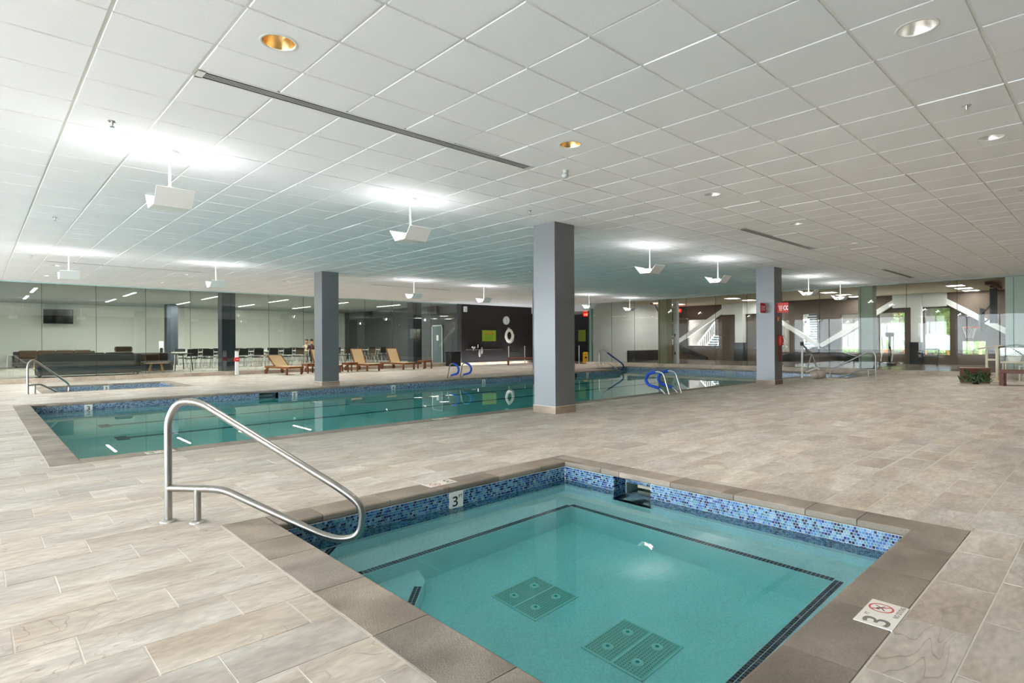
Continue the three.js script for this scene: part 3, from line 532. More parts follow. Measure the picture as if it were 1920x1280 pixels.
  for (const [a, b, gold] of cans) {
    if (a > GA - 0.3) continue;
    const c = thing('recessed_downlight', gold ? 'round recessed downlight with amber reflector' : 'round recessed downlight with silver reflector in the ceiling', 'downlight', [a, CEIL, b], 0, gold ? 'amber recessed downlights' : 'silver recessed downlights');
    part('trim_ring', ring, white, c); part('reflector', cone, gold ? amber : silver, c); part('bulb', bulb, on, c);
    const l = new THREE.SpotLight(new THREE.Color().setRGB(1, 0.96, 0.9), CAN, 0, 0.9, 0.6, 2); l.position.set(a, CEIL + 0.06, -b); l.target.position.set(a, 0, -b); l.castShadow = true; l.shadow.radius = 1.5; scene.add(l, l.target);
  }
  // sprinklers and detectors
  const sp = (a, b, i) => { const s = thing('sprinkler_head', 'small chrome sprinkler head under the ceiling', 'sprinkler', [a, CEIL, b], 0, 'sprinkler heads'); part('escutcheon', lathe([[0, -0.006], [0.03, -0.005], [0.036, 0.001]], 16), chrome, s); part('body', lathe([[0.011, 0], [0.01, -0.03], [0.006, -0.036]], 10), steelDull, s); part('deflector', lathe([[0, -0.052], [0.02, -0.05], [0.02, -0.053], [0, -0.055]], 12), chrome, s); part('arm', [bar(V(-0.012, -0.012, 0), V(0, -0.052, 0), 0.003, 0.003), bar(V(0.012, -0.012, 0), V(0, -0.052, 0), 0.003, 0.003)], steelDull, s); };
  for (const [a, b] of [[0.94, 6.44], [0.96, 11.93], [6.43, 0.95], [6.43, 6.44], [6.43, 11.93], [11.9, 11.93], [11.9, 0.95], [0.96, 17.4], [11.9, 6.44]]) sp(a, b);
  const det = thing('smoke_detector', 'small grey detector on the ceiling beside the long diffuser', 'detector', [5.23, CEIL, 4.62]); part('base', lathe([[0, -0.004], [0.05, -0.004], [0.052, 0]], 20), white, det); part('stem', lathe([[0.035, -0.004], [0.03, -0.05], [0, -0.05]], 16), lightGrey, det); part('head', put(lathe([[0, -0.1], [0.03, -0.095], [0.045, -0.07], [0.03, -0.045], [0, -0.045]], 16), -0.02, 0, -0.01), lightGrey, det);
}
// uplight pendants
{
  const proto = thing('uplight_pendant', 'white trough uplight hanging on a stem from the ceiling', 'pendant lamp', [0, CEIL, 0], 0, 'uplight pendants over the pool hall');
  part('canopy', lathe([[0, -0.03], [0.085, -0.03], [0.09, -0.024], [0.09, 0]], 28), white, proto);
  part('stem', cyl(0.0135, 0.0135, -0.6, -0.02, 0, 0, 14), white, proto);
  const L = 0.18, w0 = 0.12, w1 = 0.265, h = 0.17, y0 = -0.62;
  part('tray', [bx(-L, L, y0, y0 + 0.012, -w0, w0)], white, proto);
  for (const s of [-1, 1]) part('wing', [bar(V(0, y0 + 0.004, s * w0), V(0, y0 + h, s * w1), 0.36, 0.012)].map((g) => g), white, proto);
  part('gear_box', rbx(-0.06, 0.06, y0 + 0.012, y0 + 0.07, -0.035, 0.035, 0.008), white, proto);
  const tubeMat = glow(1, 0.98, 0.93, 16);
  const TILT = 1.0;
  for (const s of [-1, 1]) part('lamp', rbx(-0.016, 0.016, -0.012, 0.012, -0.095, 0.095, 0.008).rotateZ(-s * TILT).translate(s * 0.1, y0 + 0.085, 0), tubeMat, proto);
  const spots = []; for (const b of [7.03, 16.18]) for (const k of [0, 1, 3, 4, 6, 7]) spots.push([1.54 + 3.048 * k, b]);
  spots.forEach(([a, b], i) => {
    const where = ['over the shallow end of the lap pool, spa side', 'over the spa-side pool edge, before the nearest column', 'over the spa-side pool edge, just past the nearest column', 'over the spa-side pool edge, before the column with red signs', 'just past the column with red signs', 'over the pool stair beside the gym glass', 'between the lap pool and the small spa', 'over the lounge-side pool edge, before the lounger column', 'over the lounge-side pool edge, past the lounger column', 'over the lounge-side pool edge, facing the green sign', 'over the far pool edge, before the entry recess', 'over the far pool corner handrail'][i], lab = 'white trough uplight ' + where;
    if (i) copy(proto, [a, CEIL, b], 0, lab); else { proto.position.set(a, CEIL, -b); proto.userData.label = lab; }
    for (const s of [-1, 1]) { const r = new THREE.RectAreaLight(new THREE.Color().setRGB(0.985, 0.995, 1.03), UPLIGHT, 0.03, 0.19); r.position.set(a + s * (0.1 + Math.sin(TILT) * 0.0135), CEIL + y0 + 0.085 + Math.cos(TILT) * 0.0135, -b); r.quaternion.setFromUnitVectors(new THREE.Vector3(0, 0, -1), new THREE.Vector3(s * Math.sin(TILT), Math.cos(TILT), 0)); scene.add(r); }
  });
}

// ---------------------------------------------------------------- room shell
{
  // window wall on the daylight side (out of frame)
  const w = struct('window_1', 'long daylight window wall behind the camera'); const fr = std({ color: hex('#6d7276'), roughness: 0.5 });
  part('sill', bx(-8.2, -8, -0.3, 0.12, -3.5, GB), white, w); part('head', bx(-8.2, -8, CEIL - 0.12, CEIL + 0.3, -3.5, GB), white, w);
  for (let k = 0; k <= 14; k++) { const b = -3.5 + k * (GB + 3.5) / 14; part('mullion', bx(-8.16, -8.04, 0.12, CEIL - 0.12, b - 0.03, b + 0.03), fr, w); if (k < 14) part('pane', bx(-8.104, -8.098, 0.12, CEIL - 0.12, b + 0.03, b + (GB + 3.5) / 14 - 0.03), clearMat, w); }
  const wb = struct('wall_back', 'dark brick wall behind the camera'); part('brickwork', bx(-8.2, 34.5, -0.3, 3.9, -3.8, -3.5), brickMat, wb);
  const ground = struct('ground', 'pale paving outside'); part('paving', [bx(-40, -8.2, -0.25, -0.08, -30, 60), bx(34.3, 60, -0.25, -0.02, -30, 45)], std({ color: lin(0.72, 0.71, 0.69), roughness: 0.9 }), ground);

  // columns
  COLS.forEach(([a, b], i) => {
    const c = struct('column_' + (i + 1), 'square blue-grey painted column');
    part('shaft', bx(a - CH, a + CH, 0.1, CEIL + 0.012, b - CH, b + CH), columnMat, c);
    part('tile_skirt', [bx(a - CH - 0.014, a + CH + 0.014, 0.0, 0.125, b - CH - 0.014, b + CH + 0.014)], skirtMat, c);
    part('skirt_cap', bx(a - CH - 0.016, a + CH + 0.016, 0.122, 0.13, b - CH - 0.016, b + CH + 0.016), groutMat, c);
  });

  // lounge front: kerb, glass, back room
  const front = struct('window_2', 'frameless lounge glass front on a tiled kerb'); const kerb = 0.14;
  for (let a = ROOM.a0; a < 19; a += 1.2) part('kerb_stone', bx(a + 0.003, Math.min(a + 1.2, 19) - 0.003, -0.02, kerb, GB - 0.35, GB + 0.06), curbMat, front);
  const J = [-8, -7.2, -5.75, -4.3, -2.82, -1.33, 0.14, 1.62, 3.1, 4.59, 6.07, 7.54, 9.04, 10.53, 12.02, 13.51, 14.99, 16.4, 17.31, 19.0];
  for (let i = 0; i < J.length - 1; i++) { part('glass_pane', bx(J[i] + 0.005, J[i + 1] - 0.005, kerb, CEIL - 0.03, GB - 0.003, GB + 0.003), loungeGlass, front); if (i) part('joint_seal', bx(J[i] - 0.006, J[i] + 0.006, kerb, CEIL - 0.03, GB - 0.006, GB + 0.006), sealMat, front); }
  part('head_channel', bx(-8, 19, CEIL - 0.035, CEIL + 0.02, GB - 0.03, GB + 0.03), std({ color: hex('#a9c9c6'), roughness: 0.4 }), front);
  const lf = struct('floor_lounge', 'carpeted lounge floor'); part('carpet', bx(-8, 19, -0.1, kerb - 0.01, GB + 0.06, 37.5), carpet, lf);
  const lc = struct('ceiling_lounge', 'flat grey lounge ceiling'); part('panel', bx(-8, 19, CEIL, CEIL + 0.1, GB + 0.03, 37.5), loungeCeil, lc);
  const lw = struct('wall_lounge', 'pale green-grey lounge back wall'); part('plaster_back', bx(-8.2, 19.2, -0.1, 3.6, 37.5, 37.8), loungeWall, lw); part('plaster_end', bx(-8.2, -8, -0.1, 3.6, GB, 37.5), loungeWall, lw);
  const ld = struct('wall_lounge_side', 'dark grey lounge side wall'); part('plaster', bx(19, 19.3, -0.1, 3.6, GB - 0.02, 37.5), darkWall, ld);
  for (const [i, [a, b]] of [[7.56, 25.25], [16.7, 25.25], [7.56, 34.4]].entries()) { const c = struct('column_' + (i + 5), 'dark blue-grey lounge column behind the glass'); part('shaft', bx(a - 0.26, a + 0.26, kerb - 0.01, CEIL, b - 0.26, b + 0.26), columnDark, c); }

  // dark brick wall and the entry recess beside it
  const dw = struct('wall_far', 'dark brown brick wall'); part('brickwork', bx(19.3, 24.7, -0.1, 3.7, GB, GB + 0.3), brickMat, dw); part('base_tile', bx(19.0, 24.7, -0.02, 0.13, GB - 0.03, GB), skirtMat, dw);
  part('ledge', bx(19.6, 22.3, 0.82, 0.85, GB - 0.04, GB), steelDull, dw);
  const en = struct('wall_entry', 'dark entry recess'); part('brickwork', [bx(24.7, 28.2, -0.1, 3.7, GB, GB + 0.3), bx(28, 28.3, -0.1, 3.7, 20.12, GB), bx(24.75, 28, -0.1, 3.7, 20.12, 20.3)], brickMat, en);
  part('soffit', bx(GA, 28.3, 2.95, 3.7, 20.12, GB), lightGrey, en); part('threshold', bx(GA - 0.34, 28, -0.2, 0.0, 20.3, GB), curbMat, en);
  const dr = struct('door_1', 'black double entry door'); for (const s of [0, 1]) { const l = part('leaf', bx(27.93, 27.99, 0.02, 2.4, 21.55 + s * 0.93, 22.45 + s * 0.93), black, dr); part('pull_handle', bx(27.86, 27.89, 0.9, 1.35, 22.34 + s * 0.16, 22.37 + s * 0.16), steel, l); }

  // gym front: kerb, glass
  const gf = struct('window_3', 'frameless gym glass front on a tiled kerb');
  for (let b = ROOM.b0; b < 20.1; b += 1.2) part('kerb_stone', bx(GA - 0.34, GA + 0.06, -0.02, 0.15, b + 0.003, Math.min(b + 1.2, 20.1) - 0.003), curbMat, gf);
  const K = [-3.5, -1.95, -0.48, 0.99, 2.47, 3.94, 5.41, 6.89, 8.35, 9.82, 11.3, 12.77, 14.24, 15.71, 17.18, 18.63, 20.05];
  for (let i = 0; i < K.length - 1; i++) { part('glass_pane', bx(GA - 0.003, GA + 0.003, 0.15, CEIL - 0.03, K[i] + 0.005, K[i + 1] - 0.005), glassMat, gf); if (i) part('joint_seal', bx(GA - 0.006, GA + 0.006, 0.15, CEIL - 0.03, K[i] - 0.006, K[i] + 0.006), sealMat, gf); }
  part('head_channel', bx(GA - 0.03, GA + 0.03, CEIL - 0.035, CEIL + 0.02, -3.5, 20.05), std({ color: hex('#8f9a90'), roughness: 0.4 }), gf);
  part('end_post', bx(GA - 0.04, GA + 0.12, 0.0, CEIL, 19.98, 20.12), std({ color: hex('#5d8173'), roughness: 0.35 }), gf);
}

// ---------------------------------------------------------------- gym behind the right-hand glass
const GW = 34, GC = 3.5;
{
  const gfl = struct('floor_gym', 'glossy grey-brown gym floor'); part('sheet', bx(GA + 0.06, GW + 0.3, -0.15, 0.05, -3.5, 21.2), gymFloorMat, gfl);
  const gc = struct('ceiling_gym', 'cream gym ceiling'); part('panel', [bx(GA + 0.05, GW + 0.4, GC, GC + 0.3, -3.8, 21.4)], gymCeil, gc); part('bulkhead', bx(GA + 0.04, GA + 0.12, CEIL, GC + 0.3, -3.5, 20.1), gymCeil, gc);
  const ge = struct('wall_gym_end', 'white gym end wall'); part('plaster', [bx(GA + 0.12, 31.5, 0, GC, 20.03, 20.12), bx(31.42, 31.5, 0, GC, 20.12, 21.2), bx(31.4, GW + 0.3, 0, GC, 21.2, 21.3)], whiteWall, ge); part('black_pad', bx(28.05, 31.5, 0.05, 0.70, 19.95, 20.03), black, ge);
  // far wall with window openings: rectangles in (b, y)
  const win = [[17.35, 19.55, 0.9, 2.65], [13.08, 13.5, 0.55, 2.45], [11.6, 12.43, 0.55, 2.75], [7.5, 10.44, 0.49, 2.65], [5.67, 6.74, 0.47, 2.8], [4.35, 5.28, 0.5, 1.2], [-2.5, 1.4, 0.5, 2.6]];
  const gwall = struct('wall_gym', 'brown gym wall with courtyard windows');
  part('brown_wall', minus([[-3.5, 21.2, 0, GC]], win).map(([b0, b1, y0, y1]) => bx(GW, GW + 0.25, y0, y1, b0, b1)), gymBrown, gwall);
  win.forEach(([b0, b1, y0, y1], i) => { const w = part('window', [bx(GW + 0.02, GW + 0.2, y0, y0 + 0.04, b0, b1), bx(GW + 0.02, GW + 0.2, y1 - 0.04, y1, b0, b1), bx(GW + 0.02, GW + 0.2, y0, y1, b0, b0 + 0.04), bx(GW + 0.02, GW + 0.2, y0, y1, b1 - 0.04, b1), ...(i === 3 ? [bx(GW + 0.02, GW + 0.2, y0, y1, 8.62, 8.76)] : []), ...(i === 6 ? [bx(GW + 0.02, GW + 0.2, y0, y1, -0.6, -0.5)] : [])], gymBrown, gwall); part('pane', bx(GW + 0.1, GW + 0.104, y0 + 0.04, y1 - 0.04, b0 + 0.04, b1 - 0.04), clearMat, w); });
  // white chevron bracing, black below
  const braceW = std({ color: hex('#e6e6e6'), roughness: 0.5 }), pad = std({ color: hex('#191b1d'), roughness: 0.6 });
  const br = struct('trim_1', 'white chevron braces with black padded feet');
  const wb = (b0, y0, b1, y1, m = braceW, t = 0.28) => part('brace', bar(V(GW - 0.14, y0, b0), V(GW - 0.14, y1, b1), 0.2, t), m, br);
  const wb2 = (b0, y0, b1, y1, m = braceW, t = 0.28) => { const dy = t / 2; const s = new THREE.Shape([[b0, y0 - dy], [b1, y1 - dy], [b1, y1 + dy], [b0, y0 + dy]].map(([x, y]) => new THREE.Vector2(x, y))); const g = new THREE.ExtrudeGeometry(s, { depth: 0.2, bevelEnabled: false }); g.applyMatrix4(new THREE.Matrix4().makeBasis(V(0, 0, 1), new THREE.Vector3(0, 1, 0), V(1, 0, 0))); g.translate(GW - 0.24, 0, 0); part('brace', flat(toCreasedNormals(g)), m, br); };
  wb2(20.36, 1.05, 17.0, 3.12); wb2(20.7, 1.3, 20.36, 1.05); wb2(14.4, 2.95, 11.45, 0.9); wb2(11.45, 0.9, 7.95, 3.14); wb2(5.85, 3.1, 2.6, 0.9);
  part('cross_beam', bx(GW - 0.26, GW - 0.02, 2.85, GC, 14.4, 17.05), braceW, br); part('cross_beam', bx(GW - 0.26, GW - 0.02, 2.85, GC, 5.8, 8.0), braceW, br);
  wb2(20.3, 0.98, 18.1, 0.05, pad, 0.3); wb2(11.5, 0.75, 13.9, 0.1, pad, 0.34); wb2(11.4, 0.75, 9.2, 0.1, pad, 0.34);
  for (const [b0, b1, i] of [[15.6, 16.08, 0], [6.76, 7.17, 1]]) { const c = struct('column_' + (8 + i), 'white gym column with black padding round its foot'); part('shaft', bx(GW - 0.5, GW - 0.08, 1.13, GC, b0, b1), braceW, c); part('padding', bx(GW - 0.58, GW - 0.02, 0.05, 1.13, b0 - 0.04, b1 + 0.04), pad, c); }
  for (const [i, [a, b, m]] of [[25.84, 16.11, std({ color: hex('#8d8663'), roughness: 0.6 })], [25.84, 6.97, std({ color: hex('#a3a894'), roughness: 0.5 })]].entries()) { const c = struct('column_' + (10 + i), i ? 'pale green column behind the gym glass' : 'olive column behind the gym glass'); part('shaft', bx(a - 0.25, a + 0.25, 0.05, GC, b - 0.25, b + 0.25), m, c); }
  const post = struct('door_2', 'white door frame beside the olive gym column'); part('jamb', bx(26.5, 26.7, 0.05, 3.3, 15.82, 16.05), braceW, post); for (const y of [0.55, 1.5]) part('lock', bx(26.48, 26.5, y, y + 0.12, 15.9, 15.96), black, post);
  const jamb = struct('trim_2', 'pale green wall end beside the fence'); part('panel', bx(25.1, 25.5, 0.05, GC, 2.1, 2.72), std({ color: hex('#cfdcd2'), roughness: 0.4 }), jamb);
  const gpart = struct('wall_gym_side', 'dark wall beyond the green wall end'); part('panel', bx(25.5, GW, 0.05, GC, 1.9, 2.1), gymBrown, gpart);
  // ceiling panels of light
  const panelGlow = glow(1, 0.96, 0.88, 4.5), frame = lightGrey;
  for (const [a, b] of [[29.3, 9.5], [31.4, 9.5], [33.2, 9.5], [29.8, 4.8], [31.6, 4.8], [33.3, 4.8], [29.3, 14.2], [31.3, 14.2], [33.2, 14.2], [29.3, 18.6], [31.3, 18.6]]) {
    const l = thing('ceiling_light_panel', 'square white light panel in the gym ceiling', 'ceiling light', [a, GC, b], 0, 'gym ceiling light panels');
    part('frame', [bx(-0.38, 0.38, -0.02, 0, -0.3, -0.28), bx(-0.38, 0.38, -0.02, 0, 0.28, 0.3), bx(-0.38, -0.36, -0.02, 0, -0.3, 0.3), bx(0.36, 0.38, -0.02, 0, -0.3, 0.3)], frame, l);
    part('diffuser', bx(-0.36, 0.36, -0.012, -0.002, -0.28, 0.28), panelGlow, l);
    const r = new THREE.RectAreaLight(new THREE.Color().setRGB(1, 0.96, 0.88), GYM_PANEL, 0.72, 0.56); r.position.set(a, GC - 0.016, -b); r.rotation.x = -Math.PI / 2; scene.add(r);
  }
  // hoop hung from the gym ceiling, seen from the side
  const net = (o, a, y, b, R) => { const g = []; for (let k = 0; k < 10; k++) { const t = k / 10 * 6.283; for (const s of [-1, 1]) { const pts = []; for (let i = 0; i <= 4; i++) { const f = i / 4, q = t + s * f * 0.9, r = R * (1 - 0.45 * f); pts.push(V(a + Math.cos(q) * r, y - f * 0.42, b + Math.sin(q) * r)); } for (let i = 0; i < 4; i++) g.push(bar(pts[i], pts[i + 1], 0.006, 0.006)); } } return part('net', g, white, o); };
  const orange = std({ color: hex('#d2552a'), roughness: 0.5 });
  const hp = thing('basketball_hoop', 'orange basketball hoop with white net hung before the gym windows', 'basketball hoop', [30, 0, 4.3]);
  part('rim', put(flat(new THREE.TorusGeometry(0.23, 0.016, 8, 28).rotateX(Math.PI / 2)), 0, 1.74, 0.08), orange, hp); net(hp, 0, 1.73, 0.08, 0.22);
  part('backboard', bx(-0.55, 0.55, 1.62, 2.5, -0.34, -0.29), white, hp); part('bracket', bx(-0.08, 0.08, 1.7, 1.78, -0.3, -0.14), orange, hp);
  part('mast', [bx(-0.09, 0.09, 1.9, 3.3, -0.80, -0.58), bar(V(0, 2.3, -0.34), V(0, 2.75, -0.7), 0.05), bar(V(0, 1.9, -0.34), V(0, 2.2, -0.7), 0.05)], black, hp);
  part('ceiling_beam', [bx(-1.4, 1.6, 3.36, 3.46, -0.78, -0.6), bx(-0.5, -0.42, 3.3, 3.5, -0.74, -0.64), bx(0.42, 0.5, 3.3, 3.5, -0.74, -0.64)], redwood, hp);
  const h2 = thing('wall_basketball_hoop', 'black framed glass backboard before the white gym wall', 'basketball hoop', [30.9, 0, 18.9]);
  part('backboard', bx(-0.55, 0.5, 1.55, 2.35, -0.03, 0), glassMat, h2); part('board_frame', [bx(-0.58, 0.53, 1.5, 1.56, -0.04, 0.01), bx(-0.58, 0.53, 2.32, 2.38, -0.04, 0.01), bx(-0.58, -0.53, 1.5, 2.38, -0.04, 0.01), bx(0.48, 0.53, 1.5, 2.38, -0.04, 0.01)], lightGrey, h2);
  part('mast', [bx(0.1, 0.32, 1.6, 3.5, 0.05, 0.2), bar(V(-1.5, 3.45, 0.1), V(-0.4, 2.2, 0.1), 0.07), bar(V(-0.9, 3.45, 0.1), V(0.2, 2.6, 0.1), 0.07), bar(V(-0.4, 2.3, 0.1), V(0.1, 1.9, 0.1), 0.06)], black, h2);
  part('ceiling_beam', bx(-1.8, 0.6, 3.42, 3.5, 0.02, 0.22), redwood, h2);
  // exercise machine and stand
  const el = thing('exercise_machine', 'dark upright exercise machine before the courtyard window', 'exercise machine', [31.2, 0.05, 7.6]);
  part('base', bx(-0.5, 0.5, 0, 0.12, -0.25, 0.25), black, el); part('upright', [bar(V(0.3, 0.1, 0), V(0.42, 1.4, 0), 0.09)], blackMatte, el); for (const s of [-1, 1]) part('handle', tube([V(-0.2, 0.2, s * 0.22), V(0.1, 0.8, s * 0.22), V(0.05, 1.35, s * 0.24)], 0.022), steelDull, el); part('console', rbx(0.3, 0.5, 1.35, 1.55, -0.16, 0.16, 0.03), black, el);
  const rk = thing('weight_rack', 'low black rack standing beside the padded gym column', 'rack', [32.6, 0.05, 6.2]); for (const s of [-1, 1]) part('leg', bar(V(-0.3, 0, s * 0.3), V(0.1, 0.75, s * 0.3), 0.05), black, rk); part('cradle', [bar(V(0.1, 0.75, -0.3), V(0.1, 0.75, 0.3), 0.05), bar(V(-0.1, 0.4, -0.3), V(-0.1, 0.4, 0.3), 0.05)], black, rk);
  // exit sign in the gym
  const exitTex = canvas(128, 64, (c) => { c.fillStyle = '#d21a12'; c.fillRect(0, 0, 128, 64); c.fillStyle = '#ffb0a0'; c.font = 'bold 44px sans-serif'; c.textAlign = 'center'; c.textBaseline = 'middle'; c.fillText('EXIT', 64, 34); });
  const exitMat = std({ map: exitTex, emissive: lin(1, 0.12, 0.08), emissiveMap: exitTex, emissiveIntensity: 1.6 });
  const ex = (label, a, y, b, turn) => { const o = thing('exit_sign', label, 'exit sign', [a, y, b], turn); part('housing', rbx(-0.19, 0.19, -0.11, 0.11, -0.03, 0.03, 0.01), black, o); const f = part('lit_face', new THREE.PlaneGeometry(0.36, 0.2), exitMat, o); f.position.z = 0.031; part('hanger', cyl(0.012, 0.012, 0.1, 0.3, 0, 0), black, o); const l = new THREE.PointLight(new THREE.Color().setRGB(1, 0.12, 0.08), 0.4); l.position.set(a - 0.2 * Math.sin(turn) * -1, y, -b + 0.15 * Math.cos(turn)); l.castShadow = true; scene.add(l); };
  ex('red exit sign hanging in the dark entry recess', 25.3, 2.78, 20.85, -Math.PI / 2 + 0.7); ex('red exit sign hanging under the gym ceiling', 33, 3.2, 19.6, -Math.PI / 2 + 0.6);
}

// ---------------------------------------------------------------- courtyard
{
  const yard = struct('courtyard_wall', 'taupe concrete wall round the courtyard'); const conc = texture(256, 256, (i, j) => { const s = fbm(i / 50, j / 30, 4) * 0.2; return [0.40 + s, 0.36 + s, 0.335 + s]; }, true, [0.25, 0.25]);
  part('concrete', [bx(47, 47.4, -0.1, 10, -20, 40), bx(34.3, 47, -0.1, 10, 24, 24.4), bx(34.0, 34.3, 3.8, 10, -20, 24.4), bx(34.3, 47, -0.1, 10, -20.4, -20)], std({ map: conc, roughness: 0.9 }), yard);
  const wk = struct('walkway', 'concrete walkway above the courtyard'); part('slab', bx(43.2, 47, 3.9, 4.15, -20, 24), std({ color: hex('#a39c92'), roughness: 0.9 }), wk);
  const leafG = (() => { const g = new THREE.BufferGeometry(); g.setAttribute('position', new THREE.Float32BufferAttribute([-0.5, 0, 0, 0, -0.06, 0.22, 0.5, 0, 0, -0.5, 0, 0, 0.5, 0, 0, 0, -0.06, -0.22], 3)); g.computeVertexNormals(); g.setAttribute('uv', new THREE.Float32BufferAttribute(new Array(12).fill(0), 2)); return g; })();
  const leafM = phys({ color: 0xffffff, roughness: 0.8, transmission: 0.35, thickness: 0 }), m4 = new THREE.Matrix4(), qt = new THREE.Quaternion();
  const leaves = (parent, n, place, size, cols) => { const im = new THREE.InstancedMesh(leafG, leafM, n); im.name = 'foliage'; im.userData.kind = 'stuff'; for (let i = 0; i < n; i++) { const p = place(); qt.setFromEuler(new THREE.Euler(rr(-1.2, 1.2), rr(0, 6.28), rr(-1, 1))); const s = rr(0.6, 1.3) * size; m4.compose(p, qt, new THREE.Vector3(s, s, s)); im.setMatrixAt(i, m4); im.setColorAt(i, new THREE.Color(cols[Math.floor(rnd() * cols.length)]).multiplyScalar(rr(0.75, 1.15))); } parent.add(im); };
  const ball = (r, h, sq = 1) => () => { const t = rr(0, 6.283), u = Math.cbrt(rnd()), c = rr(-0.2, 1), s = Math.sqrt(1 - c * c); return new THREE.Vector3(Math.cos(t) * s * u * r * sq, h + c * u * r * 0.75, Math.sin(t) * s * u * r); };
  const bed = thing('planting_bed', 'low pale stone planting bed under the courtyard shrubs', 'planting bed', [0, 0, 0]); part('kerb', bx(37.6, 37.9, -0.03, 0.4, 3, 12.9), std({ color: hex('#dad6cb'), roughness: 0.8 }), bed); part('soil', bx(37.9, 41, -0.03, 0.32, 3, 12.9), std({ color: hex('#8a7d68'), roughness: 1 }), bed);
  const shr = (a, b, r, i) => { const o = thing('courtyard_shrub', 'bushy light green shrub in the courtyard planting bed', 'shrub', [a, 0.32, b], 0, 'courtyard shrubs'); part('stem', cyl(0.03, 0.02, 0, r * 0.6, 0, 0, 8), darkTeak, o); leaves(o, 1500, ball(r, r * 0.5, 1.2), 0.15, ['#7fae4a', '#9dc766', '#5f8c3a', '#b5d680']); };
  [[38.7, 10.7, 0.6], [38.9, 9.6, 0.85], [39, 8.5, 0.95], [38.7, 11.9, 0.5], [38.7, 5.5, 0.95], [38.9, 4.2, 0.85], [39.8, 7.5, 0.6], [39.9, 11.2, 0.6]].forEach((s) => shr(...s));
  const tr = thing('slender_tree', 'slender young tree with sparse green leaves before the courtyard wall', 'tree', [41.5, 0, 9.2]); part('trunk', tube([V(0, 0, 0), V(0.1, 1.4, 0.1), V(-0.1, 3, 0.3), V(0, 4.4, 0.1)], 0.05), darkTeak, tr); leaves(tr, 900, () => { const k = rnd(); return new THREE.Vector3(rr(-0.5, 0.5), 1.3 + k * 3, rr(-0.6, 0.6)); }, 0.18, ['#7d9a3f', '#95b04c', '#667f35']);
  const iv = thing('ivy_hedge', 'tall mottled green hedge along the courtyard wall', 'hedge', [44.6, 0, 6.6]); part('core', rbx(-0.35, 0.35, 0, 4.2, -1.6, 1.6, 0.2), std({ color: hex('#74854b'), roughness: 1 }), iv); leaves(iv, 2600, () => new THREE.Vector3(rr(-0.5, -0.3), rr(0.1, 4.3), rr(-1.8, 1.8)), 0.2, ['#6d7f45', '#7f9150', '#5b6d38', '#8b9a5c']);
  // outdoor stair
  const stair = (name, label, a, b, y, n, dir) => { const o = thing(name, label, 'staircase', [a, y, b]); const tm = std({ color: hex('#e2e4e4'), roughness: 0.5 }), rm = std({ color: hex('#3c4043'), roughness: 0.7 });
    for (let k = 0; k < n; k++) { part('tread', bx(k * 0.28, k * 0.28 + 0.3, (k + 1) * 0.18 - 0.04, (k + 1) * 0.18, -0.75, 0.75), tm, o); part('riser', bx(k * 0.28 + 0.01, k * 0.28 + 0.03, k * 0.18, (k + 1) * 0.18 - 0.04, -0.75, 0.75), rm, o); }
    for (const s of [-1, 1]) { part('stringer', bar(V(0, -0.02, s * 0.78), V(n * 0.28, n * 0.18 - 0.02, s * 0.78), 0.05, 0.28), tm, o); const rl = part('handrail', bar(V(0, 1.05, s * 0.78), V(n * 0.28, n * 0.18 + 1.05, s * 0.78), 0.05, 0.07), tm, o); for (let k = 0; k <= n; k++) part('baluster', bar(V(k * 0.28, k * 0.18, s * 0.78), V(k * 0.28, k * 0.18 + 1.03, s * 0.78), 0.022), tm, rl); } };
  stair('outdoor_stair', 'white railed outdoor stair rising behind the narrow gym window', 39.2, 14.0, 0, 9); stair('outdoor_stair', 'upper white railed stair flight beyond the landing', 43, 15.3, 1.6, 10); stair('outdoor_stair', 'white railed outdoor stair seen behind the first white chevron', 38.5, 20.5, 0, 9);
  const cn = single('timber_post', bx(36.4, 36.55, -0.02, 3, 11.35, 11.5), std({ color: hex('#c9a77a'), roughness: 0.7 }), 'pale timber post outside beside the outdoor stair', 'post');
  single('timber_post', bx(36.4, 36.5, -0.02, 3, 4.85, 4.95), std({ color: hex('#c9a77a'), roughness: 0.7 }), 'pale timber post outside behind the hanging hoop', 'post');
  // dome cover on orange legs
  const cv = thing('domed_cover', 'silver blue domed cover standing on orange legs in the courtyard', 'cover', [36.9, -0.02, 6.75]);
  part('dome', put(flat(new THREE.SphereGeometry(1, 28, 12, 0, Math.PI * 2, 0, Math.PI / 2).scale(0.8, 0.85, 1.0)), 0, 0.75, 0), std({ color: hex('#a9bfd0'), roughness: 0.3 }), cv);
  part('rim', put(flat(new THREE.TorusGeometry(1, 0.02, 6, 32).rotateX(Math.PI / 2).scale(0.8, 1, 1.0)), 0, 0.75, 0), lightGrey, cv);
  for (const [x, z] of [[-0.4, -0.5], [0.4, -0.5], [-0.4, 0.5], [0.4, 0.5]]) part('leg', bar(V(x * 1.3, 0, z * 1.3), V(x, 0.85, z), 0.06), std({ color: hex('#d9884a'), roughness: 0.6 }), cv);
}

